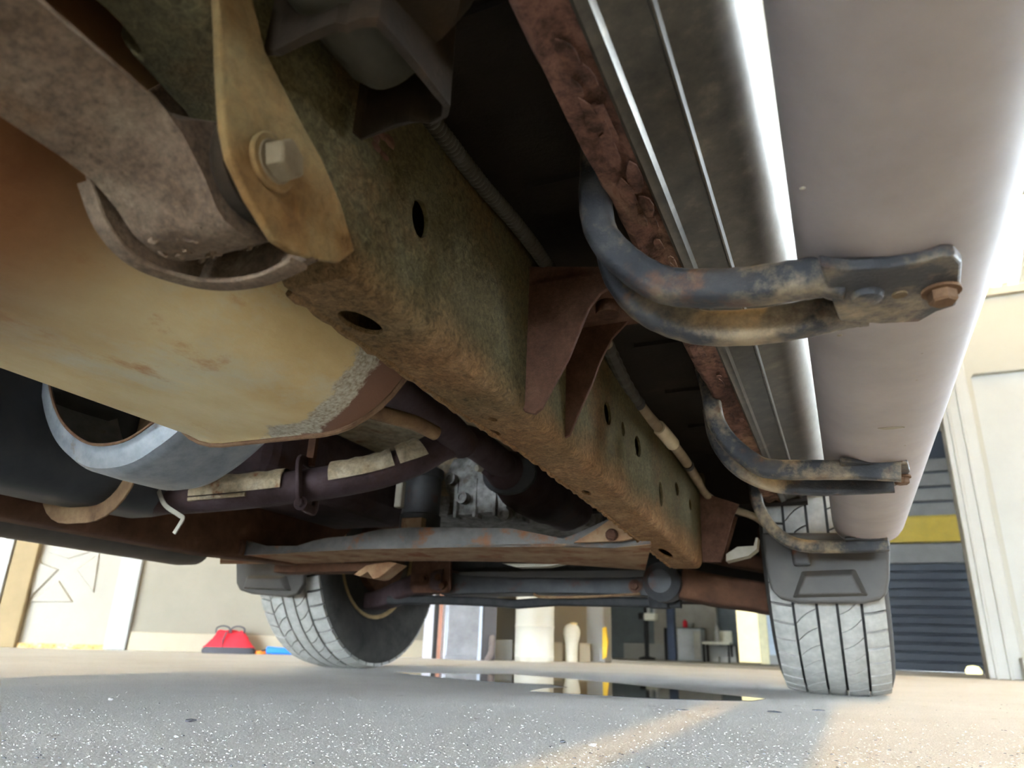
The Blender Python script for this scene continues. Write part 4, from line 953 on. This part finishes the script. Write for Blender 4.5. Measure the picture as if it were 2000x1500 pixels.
# navy slatted roller door and yellow beam
YD = 11.0
zt_ = gy(1780, 1100, YD).z; z0_ = -.11
MSLAT = flat('navy_slat', (.02, .024, .032), .5, var=.15); MSLAT2 = flat('grey_slat', (.10, .095, .088), .6, var=.15)
bm = nb(); box(bm, .42, 3.0, YD + .04, YD + .08, z0_, 3.0); rd = struct('door_3', bm, MSLAT, 'navy slatted roller door beyond the opening')
ns = 12; hsl = (zt_ - z0_) / ns
for k in range(ns):
    bm = nb(); z = z0_ + hsl * k; box(bm, .42, 3.0, YD, YD + .045, z + .006, z + hsl - .006); obj('slat', bm, MSLAT, rd, bev=.012)
zy0, zy1 = gy(1780, 1062, YD).z, gy(1780, 1012, YD).z
bm = nb(); box(bm, .42, 3.0, YD - .02, YD + .04, zt_, zy0); obj('head_board', bm, MSLAT2, rd)
for k in range(4):
    bm = nb(); z = zy1 + .02 + k * .20; box(bm, .42, 3.0, YD - .03, YD + .03, z, z + .17); obj('upper_panel', bm, MSLAT2, rd, bev=.01)
bm = nb(); box(bm, .40, 3.0, YD - .14, YD - .04, zy0, zy1); box(bm, .40, 3.0, YD - .18, YD - .13, zy0, zy0 + .015); box(bm, .40, 3.0, YD - .18, YD - .13, zy1 - .015, zy1)
o = obj('yellow_beam', bm, flat('safety_yellow', (.24, .165, .01), .5)); tag(o, 'yellow steel beam above the navy roller door', 'beam')
q = gy(1902, 1312, 9.0); bm = nb(); lathe(bm, [(.0, .0), (.07, 0), (.075, .03), (.05, .07), (.0, .08)], (q.x, q.y, FS * 4.8), (0, 0, 1), 16)
m_ = flat('lamp_yellow', (.9, .85, .3), .4); m_.node_tree.nodes['Principled BSDF'].inputs['Emission Color'].default_value = (1, .9, .4, 1); m_.node_tree.nodes['Principled BSDF'].inputs['Emission Strength'].default_value = .5
o = obj('floor_lamp', bm, m_, smooth=True); tag(o, 'small glowing yellow lamp on the bay floor by the jamb', 'lamp')
# ceiling tubes
fx0 = gy(1976, 400, 4.45); fx1 = gy(1962, 560, 5.5)
def emis(name, c, s):
    m = flat(name, c); b = m.node_tree.nodes['Principled BSDF']; b.inputs['Emission Color'].default_value = (*c, 1); b.inputs['Emission Strength'].default_value = s; return m
MT = emis('tube_light', (1, .97, .86), 2.5)
root = bpy.data.objects.new('ceiling_light', None); COL.objects.link(root); root.location = (fx0 + fx1) / 2
tag(root, 'bright twin-tube ceiling light above the white garage door', 'light')
mid = (fx0 + fx1) / 2
for s in (-.05, .05):
    bm = nb(); sweep(bm, [Vector((s, 0, 0)) + fx0 - mid, Vector((s, 0, 0)) + fx1 - mid], circ(.028, 12)); obj('tube', bm, MT, root, smooth=True)
bm = nb(); sweep(bm, [fx0 - mid + Vector((0, -.03, .06)), fx1 - mid + Vector((0, .03, .06))], rrect(.22, .05, .01, 2)); obj('housing', bm, MWHITE, root)
bm = nb(); box(bm, .5, 3.0, 5.6, 5.7, 1.9, 4.0); struct('wall_bay_cream', bm, flat('cream_soffit', (.55, .49, .36), .7), 'cream soffit behind the ceiling light')

# things against the oblique wall
def wobj(name, s, n, label, cat, group=None):
    e = bpy.data.objects.new(name, None); COL.objects.link(e); e.matrix_world = MW @ Matrix.Translation((s, n, 0)); e.empty_display_size = .1
    return tag(e, label, cat, group)
# red tool bag
MRED = flat('red_canvas', (.62, .02, .035), .8, var=.2, scale=30); MBAGD = flat('dark_canvas', (.05, .05, .06), .8)
e = wobj('tool_bag', .515, .10, 'small red tool bag with dark base sitting by the baseboard', 'bag')
bm = nb(); rings = []
for z, hw, hd in ((.026, .118, .05), (.05, .10, .045), (.075, .078, .034), (.098, .062, .018), (.104, .056, .006)):
    rings.append([bm.verts.new((hw * math.copysign(abs(math.cos(t)) ** .6, math.cos(t)) + .006 * math.sin(5 * t + z * 90), hd * math.copysign(abs(math.sin(t)) ** .6, math.sin(t)), z + .006 * math.sin(3 * t) * (z > .06))) for t in (2 * math.pi * i / 28 for i in range(28))])
for i in range(4):
    for j in range(28): bm.faces.new([rings[i][j], rings[i][(j + 1) % 28], rings[i + 1][(j + 1) % 28], rings[i + 1][j]])
bm.faces.new(rings[-1]); bm.faces.new(rings[0][::-1]); obj('bag_body', bm, MRED, e, smooth=True)
bm = nb(); rings = []
for z, hw, hd in ((.0, .124, .055), (.015, .126, .056), (.03, .117, .05)):
    rings.append([bm.verts.new((hw * math.copysign(abs(math.cos(t)) ** .6, math.cos(t)), hd * math.copysign(abs(math.sin(t)) ** .6, math.sin(t)), z)) for t in (2 * math.pi * i / 28 for i in range(28))])
for i in range(2):
    for j in range(28): bm.faces.new([rings[i][j], rings[i][(j + 1) % 28], rings[i + 1][(j + 1) % 28], rings[i + 1][j]])
bm.faces.new(rings[-1]); bm.faces.new(rings[0][::-1]); obj('bag_base', bm, MBAGD, e, smooth=True)
for s in (-.04, .03):
    bm = nb(); sweep(bm, smooth_path([(s - .03, .02, .095), (s - .028, .025, .118), (s, .028, .128), (s + .03, .025, .118), (s + .03, .02, .095)], 5), circ(.0035, 8)); obj('bag_handle', bm, MBAGD, e, smooth=True)
bm = nb(); sweep(bm, [Vector((-.028, .047, .02)), Vector((-.03, .05, .06)), Vector((-.02, .035, .10))], rrect(.008, .003, .001, 2)); obj('bag_strap', bm, MBAGD, e)
e = wobj('orange_cord', .665, .09, 'orange cord bundle between the red bag and the blue roll', 'cord'); e.rotation_euler[2] += 0
bm = nb(); pts = [(.022 * math.cos(t) * (1 + .15 * math.sin(3 * t)), .03 * math.sin(t), .008 + .004 * math.sin(t * 2.3)) for t in (i * .5 for i in range(38))]
sweep(bm, [Vector(p) for p in pts], circ(.0045, 6)); obj('coil', bm, flat('orange_rubber', (.85, .22, .03), .6), e, smooth=True)
e = wobj('blue_roll', .755, .09, 'bright blue roll lying on the floor beside the far tire', 'roll')
bm = nb(); sweep(bm, [Vector((-.065, 0, .02)), Vector((-.06, 0, .02)), Vector((.06, .01, .016)), Vector((.066, .01, .016))], lambda i: circ((.012, .018, .015, .010)[i], 12)); obj('roll_body', bm, flat('blue_plastic', (.03, .22, .85), .5), e, smooth=True)
bm = nb(); sweep(bm, [Vector((-.085, 0, .012)), Vector((-.062, 0, .018))], circ(.009, 10)); obj('roll_core', bm, MBAGD, e)
# steel cabinet
e = wobj('steel_cabinet', 1.70, .13, 'grey steel cabinet between the far tire and the white drum', 'cabinet')
MCAB = flat('cabinet_steel', (.36, .37, .40), .4, .5, .2, 10); MCABD = flat('cabinet_dark_side', (.10, .095, .10), .5, .3)
bm = nb(); box(bm, -.13, .065, -.08, .08, 0, .9); obj('body', bm, MCAB, e, bev=.004)
bm = nb(); box(bm, -.12, .05, .08, .09, .02, .43); obj('door', bm, MCAB, e, bev=.003)
bm = nb(); box(bm, -.12, .05, .08, .09, .45, .88); obj('door', bm, MCAB, e, bev=.003)
bm = nb(); box(bm, .050, .066, .08, .095, 0, .9); obj('bright_edge', bm, flat('pale_blue_edge', (.55, .63, .78), .4), e)
bm = nb(); box(bm, .068, .148, -.07, .085, 0, .9); obj('side_panel', bm, MCABD, e, bev=.01)
bm = nb(); pa = smooth_path([(.10, .09, .0), (.118, .10, .04), (.12, .10, .09), (.125, .09, .12)], 4); sweep(bm, pa, circ(.016, 8)); obj('side_hose', bm, flat('brown_hose', (.16, .13, .12), .6), e, smooth=True)
for k, (s, cc) in enumerate(((1.525, (.62, .60, .66)), (1.545, (.03, .03, .03)), (1.562, (.45, .22, .15)))):
    e = wobj('leaning_board', s, .06 + .03 * k, ('pale leaning board beside the far tire', 'black leaning strip beside the far tire', 'red-brown leaning strip beside the steel cabinet')[k], 'board')
    bm = nb(); box(bm, -.011 if k else -.04, .007, -.01, .01, 0, .7); obj('strip', bm, flat('board%d' % k, cc, .6), e)
# drum
e = wobj('white_drum', 2.075, .16, 'tall white drum in front of the cream wall', 'drum')
R = .106; prof = [(R * .96, 0), (R, .006), (R, .02), (R * 1.03, .024), (R, .03), (R, .17), (R * 1.03, .178), (R, .186), (R, .34), (R * 1.03, .348), (R, .356), (R, .50), (R * 1.02, .51), (R * .97, .515), (R * .95, .505), (0, .505)]
bm = nb(); lathe(bm, prof, (0, 0, 0), (0, 0, 1), 36); obj('shell', bm, flat('white_enamel', (.62, .60, .52), .4, var=.04), e, smooth=True)
bm = nb(); lathe(bm, [(.02, .505), (.02, .515), (0, .515)], (.05, 0, 0), (0, 0, 1), 14); obj('bung', bm, MGALV, e)
# white jug-like post
e = wobj('white_jug', 2.30, .13, 'white round-topped plastic jug right of the white drum', 'jug')
bm = nb(); lathe(bm, [(.030, 0), (.034, .004), (.034, .05), (.037, .10), (.044, .125), (.048, .15), (.046, .172), (.036, .190), (.018, .200), (0, .202)], (0, 0, 0), (0, 0, 1), 24); obj('body', bm, flat('white_plastic', (.60, .56, .45), .5, var=.04), e, smooth=True)
bm = nb(); lathe(bm, [(.020, .196), (.020, .206), (0, .208)], (.008, .012, 0), (0, 0, 1), 14); obj('cap', bm, flat('tan_cap', (.75, .58, .28), .5), e, smooth=True)
for k, (s, w_, h_, lb) in enumerate(((1.912, .055, .105, 'low white carton between cabinet and white drum'), (2.385, .034, .10, 'small cream carton right of the white jug'), (2.225, .03, .10, 'narrow white carton between the white drum and the jug'))):
    e = wobj('carton', s, .07, lb, 'carton'); bm = nb(); box(bm, -w_, w_, -.04, .04, 0, h_); obj('carton_body', bm, (MWHITE, MCREAM, MCREAM)[k], e, bev=.004)
    bm = nb(); box(bm, -w_ * .98, w_ * .98, -.004, .004, h_, h_ + .001); obj('tape', bm, MCREAM, e)
# yellow hanging banner on the jamb
P = [gy(*q, 4.12) for q in ((1176, 1226), (1183, 1224), (1187, 1255), (1184, 1284), (1176, 1288))]
bm = nb(); plate(bm, [(q.x, q.z) for q in P], (0, 4.12, 0), (1, 0, 0), (0, 0, 1), -.02); o = obj('yellow_sign', bm, flat('yellow_plastic', (.85, .55, .03), .5), bev=.004); tag(o, 'narrow yellow folded floor sign against the white jamb', 'sign')

# things deep inside the bay
def far(px, py, y): return gy(px, py, y)
def fz(y): return FS * (y - 4.2)
def bay(name, x, y, label, cat):
    e = bpy.data.objects.new(name, None); COL.objects.link(e); e.location = (x, y, fz(y)); return tag(e, label, cat)
YB = 14.6
x0, x1, xs = far(1325, 1290, YB).x, far(1356, 1290, YB).x, far(1371, 1290, YB).x; h = far(1345, 1228, YB).z - fz(YB)
e = bay('white_cabinet', x0, YB, 'pale grey storage cabinet deep inside the bay', 'cabinet')
bm = nb(); box(bm, 0, xs - x0, 0, .5, 0, h); obj('body', bm, flat('pale_cabinet', (.50, .53, .54), .5), e, bev=.01)
bm = nb(); box(bm, .02, x1 - x0, -.02, 0, .04, h - .04); obj('door', bm, flat('pale_cabinet2', (.52, .55, .56), .5), e, bev=.006)
bm = nb(); box(bm, x1 - x0 + .01, xs - x0 - .01, -.02, 0, .04, h - .04); obj('drawer_front', bm, flat('pale_cabinet3', (.50, .50, .44), .5), e, bev=.006)
bm = nb(); box(bm, -.01, xs - x0 + .01, -.03, .5, h, h + .02); obj('top', bm, MDKWALL, e)
e = bay('red_canister', far(1335, 1215, YB).x, YB + .15, 'red canister on the pale cabinet in the bay', 'canister'); e.location.z = fz(YB) + h + .02
bm = nb(); lathe(bm, [(.04, 0), (.045, .01), (.045, .10), (.03, .13), (.015, .135), (.015, .16), (0, .16)], (0, 0, 0), (0, 0, 1), 18); obj('body', bm, MRED, e, smooth=True)
bm = nb(); lathe(bm, [(.018, .155), (.018, .18), (0, .18)], (0, 0, 0), (0, 0, 1), 12); obj('cap', bm, MWHITE, e)
e = bay('white_bowl', far(1347, 1218, YB).x, YB + .15, 'white cup on the pale cabinet beside the red canister', 'cup'); e.location.z = fz(YB) + h + .02
bm = nb(); lathe(bm, [(.03, 0), (.05, .05), (.055, .09), (.05, .09), (.028, .02), (0, .02)], (0, 0, 0), (0, 0, 1), 18); obj('body', bm, MWHITE, e, smooth=True)
# chair
xc0, xc1 = far(1378, 1293, YB).x, far(1432, 1293, YB).x; zs_ = far(1400, 1254, YB).z - fz(YB); zt2 = far(1400, 1234, YB).z - fz(YB)
e = bay('beige_chair', xc0, YB - .1, 'beige chair with dark legs deep inside the bay', 'chair'); MCH = flat('beige_vinyl', (.52, .50, .40), .6)
bm = nb(); box(bm, 0, xc1 - xc0, -.2, .25, zs_ - .05, zs_); obj('seat', bm, MCH, e, bev=.015)
bm = nb(); box(bm, (xc1 - xc0) * .35, xc1 - xc0, .2, .26, zs_, zt2 + .02); obj('backrest', bm, MCH, e, bev=.015)
for lx in (.03, xc1 - xc0 - .03):
    for ly in (-.18, .23):
        bm = nb(); sweep(bm, [Vector((lx, ly, 0)), Vector((lx, ly, zs_ - .04))], circ(.018, 8)); obj('leg', bm, MDARK, e)
e = bay('white_bottle', far(1401, 1228, YB).x, YB - .05, 'white bottle standing on the beige chair seat', 'bottle'); e.location.z = fz(YB) + zs_
bm = nb(); lathe(bm, [(.04, 0), (.045, .22), (.03, .27), (.014, .29), (.014, .32), (0, .32)], (0, 0, 0), (0, 0, 1), 16); obj('body', bm, MWHITE, e, smooth=True)
for k, px in enumerate((1399, 1417, 1434)):
    e = bay('white_shoe_box', far(px, 1293, YB - .5).x, YB - .5, ('leftmost small white box under the beige chair', 'middle small white box under the beige chair', 'rightmost small white box by the lit panel')[k], 'box')
    bm = nb(); box(bm, -.055, .055, -.04, .04, 0, .09); obj('box_body', bm, MWHITE, e, bev=.01)
    bm = nb(); box(bm, -.06, .06, -.045, .045, .085, .10); obj('lid', bm, MWHITE, e, bev=.004)
# drill-press-like stand
YS = 13.0; xx = far(1264, 1288, YS).x; hz = far(1265, 1188, YS).z - fz(YS); hh = far(1265, 1205, YS).z - fz(YS)
e = bay('tool_stand', xx, YS, 'dark upright tool stand with a beige head inside the bay', 'stand')
bm = nb(); lathe(bm, [(.14, 0), (.14, .03), (.05, .05), (.038, .06), (.038, hz + .3), (0, hz + .3)], (0, 0, 0), (0, 0, 1), 18); obj('pole', bm, MDARK, e, smooth=True)
bm = nb(); box(bm, -.01, .20, -.12, .06, hh - .06, hh + .06); obj('head', bm, MCH, e, bev=.02)
bm = nb(); box(bm, -.13, -.03, -.06, .05, hh - .05, hh + .07); obj('motor', bm, MDARK, e, bev=.02)
for k in (0.06, .17):
    bm = nb(); sweep(bm, [Vector((k, -.03, hh + .05)), Vector((k, -.03, hh + .18))], circ(.03, 10)); obj('spindle', bm, MWHITE, e, smooth=True)
xx = far(1314, 1288, 13.6).x; e = bay('blue_post', xx, 13.6, 'dark blue post standing left of the pale cabinet', 'post')
bm = nb(); box(bm, -.07, .07, -.07, .07, 0, 2.2); obj('post_body', bm, flat('dark_blue', (.025, .04, .08), .6), e, bev=.01)
bm = nb(); box(bm, -.13, -.07, -.05, .05, 0, .55); obj('side_box', bm, MDARK, e, bev=.01)
# lit doorway
YL = 13.2; P = [far(*q, YL) for q in ((1446, 1299), (1485, 1299), (1480, 1120), (1434, 1120))]
lx0, lx1 = far(1445, 1299, YL).x, far(1487, 1299, YL).x; lx2 = far(1505, 1299, YL).x
bm = nb(); box(bm, lx0, lx1, YL, YL + .06, fz(YL) + .02, 2.0); o = obj('door_lit', bm, emis('lit_doorway', (1.0, .84, .42), .2)); o['kind'] = 'structure'; o['label'] = 'glowing warm yellow lit doorway deep inside the bay'
bm = nb(); box(bm, lx1, lx2, YL - .03, YL + .06, fz(YL), 2.1); struct('trim_8', bm, flat('yellowish_frame', (.75, .68, .42), .6), 'yellowish frame right of the lit doorway')
bm = nb(); box(bm, lx2, far(1526, 1297, YL).x, YL, YL + .08, fz(YL), 2.1); struct('trim_9', bm, flat('pale_blue_panel', (.42, .48, .56), .6), 'pale blue panel right of the lit doorway')
bm = nb(); box(bm, lx2, far(1524, 1297, YL).x, YL - .06, YL, fz(YL), .0); struct('baseboard_lit', bm, MWHITE, 'white base below the pale blue panel')

# ------------------------------------------------------------------ floor clutter
pud = [(770, 1314), (900, 1317), (1000, 1318), (1100, 1326), (1190, 1334), (1300, 1346), (1400, 1357), (1495, 1366), (1470, 1370), (1400, 1369), (1300, 1366), (1180, 1360), (1110, 1356), (1035, 1351), (1060, 1346), (1110, 1344), (1075, 1338), (980, 1334), (900, 1328), (840, 1322)]
def wm():
    m = bpy.data.materials.new('water'); m.use_nodes = True; b = m.node_tree.nodes['Principled BSDF']
    b.inputs['Base Color'].default_value = (.05, .05, .05, 1); b.inputs['Roughness'].default_value = .03; b.inputs['IOR'].default_value = 1.33; b.inputs['Specular IOR Level'].default_value = .5
    N = m.node_tree.nodes; n = N.new('ShaderNodeTexNoise'); n.inputs['Scale'].default_value = 6; bp = N.new('ShaderNodeBump'); bp.inputs['Strength'].default_value = .02
    m.node_tree.links.new(n.outputs[0], bp.inputs['Height']); m.node_tree.links.new(bp.outputs[0], b.inputs['Normal']); return m
P = [gw(*q) for q in pud]
bm = nb(); plate(bm, [(q.x, q.y) for q in P], (0, 0, .0004), (1, 0, 0), (0, 1, 0), .0012); o = obj('puddle', bm, wm()); tag(o, 'shallow dark puddle under the front of the truck', 'puddle')
def stone_mesh(seed, m, sq=.6):
    r = random.Random(seed); bm = nb(); bmesh.ops.create_icosphere(bm, subdivisions=1, radius=1)
    for v in bm.verts: v.co *= r.uniform(.75, 1.25); v.co.z *= sq
    for v in bm.verts: v.co.z += sq * .8
    me = bpy.data.meshes.new('stone'); bm.to_mesh(me); bm.free(); me.materials.append(m); return me
MPEB = flat('white_grit', (.47, .465, .455), .95); MCHIP = flat('dark_chip', (.10, .10, .11), .8)
SM = [stone_mesh(i, MPEB) for i in range(3)]; SD = stone_mesh(9, MCHIP, .45)
def stone(px, py, s, me, label, cat, grp=None, st=(1, 1, 1)):
    o = bpy.data.objects.new('pebble' if me is not SD else 'debris_chip', me); COL.objects.link(o); o.location = gw(px, py); o.scale = (s * st[0], s * st[1], s * st[2]); o.rotation_euler = (0, 0, rng.uniform(0, 6)); tag(o, label, cat, grp)
stone(372, 1410, .006, SD, 'dark grey debris chip lying on the concrete at lower left', 'chip', None, (1.5, .9, .8))
stone(216, 1368, .0042, SM[0], 'white pebble on the concrete at far left', 'pebble')
stone(343, 1441, .0028, SM[1], 'white pebble just right of and nearer than the dark chip', 'pebble')
stone(1160, 1458, .004, SM[2], 'pale pebble beside the bright light strip on the floor', 'pebble')
stone(1100, 1451, .004, SD, 'small dark chip left of the bright light strip', 'chip')
stone(1600, 1388, .011, SD, 'dark flake on the floor in front of the near tire', 'chip', None, (1.4, .8, .25))
stone(1512, 1391, .012, SD, 'dark flake at the edge of the bright light strip', 'chip', None, (1.5, .7, .25))
stone(1335, 1387, .010, SD, 'dark flake near the end of the puddle', 'chip', None, (1.5, .7, .2))
def grit(name, n, area, sizes, m, label, seed, hk):
    r2 = random.Random(seed); vs, fs = [], []
    for k in range(n):
        q = gw(*area(r2)); s = r2.choice(sizes); a = r2.uniform(0, 6); e = r2.uniform(.8, 1.6); b0 = len(vs)
        for t in range(4):
            vs.append((q.x + s * e * math.cos(a + t * math.pi / 2), q.y + s * math.sin(a + t * math.pi / 2), 0.0))
        for t in range(4):
            vs.append((q.x + .5 * s * e * math.cos(a + t * math.pi / 2), q.y + .5 * s * math.sin(a + t * math.pi / 2), s * hk))
        fs.append((b0 + 4, b0 + 5, b0 + 6, b0 + 7))
        for t in range(4): fs.append((b0 + t, b0 + (t + 1) % 4, b0 + 4 + (t + 1) % 4, b0 + 4 + t))
    me = bpy.data.meshes.new(name); me.from_pydata(vs, [], fs); me.materials.append(m)
    o = bpy.data.objects.new(name, me); COL.objects.link(o); return tag(o, label, 'grit', kind='stuff')
grit('floor_grit', 3600, lambda r: (r.uniform(-20, 2020), 1322 + 185 * r.random() ** .6), (.0005, .0005, .0007, .0009, .0012), MPEB, 'fine pale grit scattered over the concrete', 3, .55)
grit('dark_grit', 420, lambda r: ((r.uniform(1050, 2020) if r.random() < .7 else r.uniform(0, 1000)), 1360 + 145 * r.random() ** .7), (.0006, .0009, .0013, .0018), MCHIP, 'fine dark specks scattered over the concrete', 5, .4)
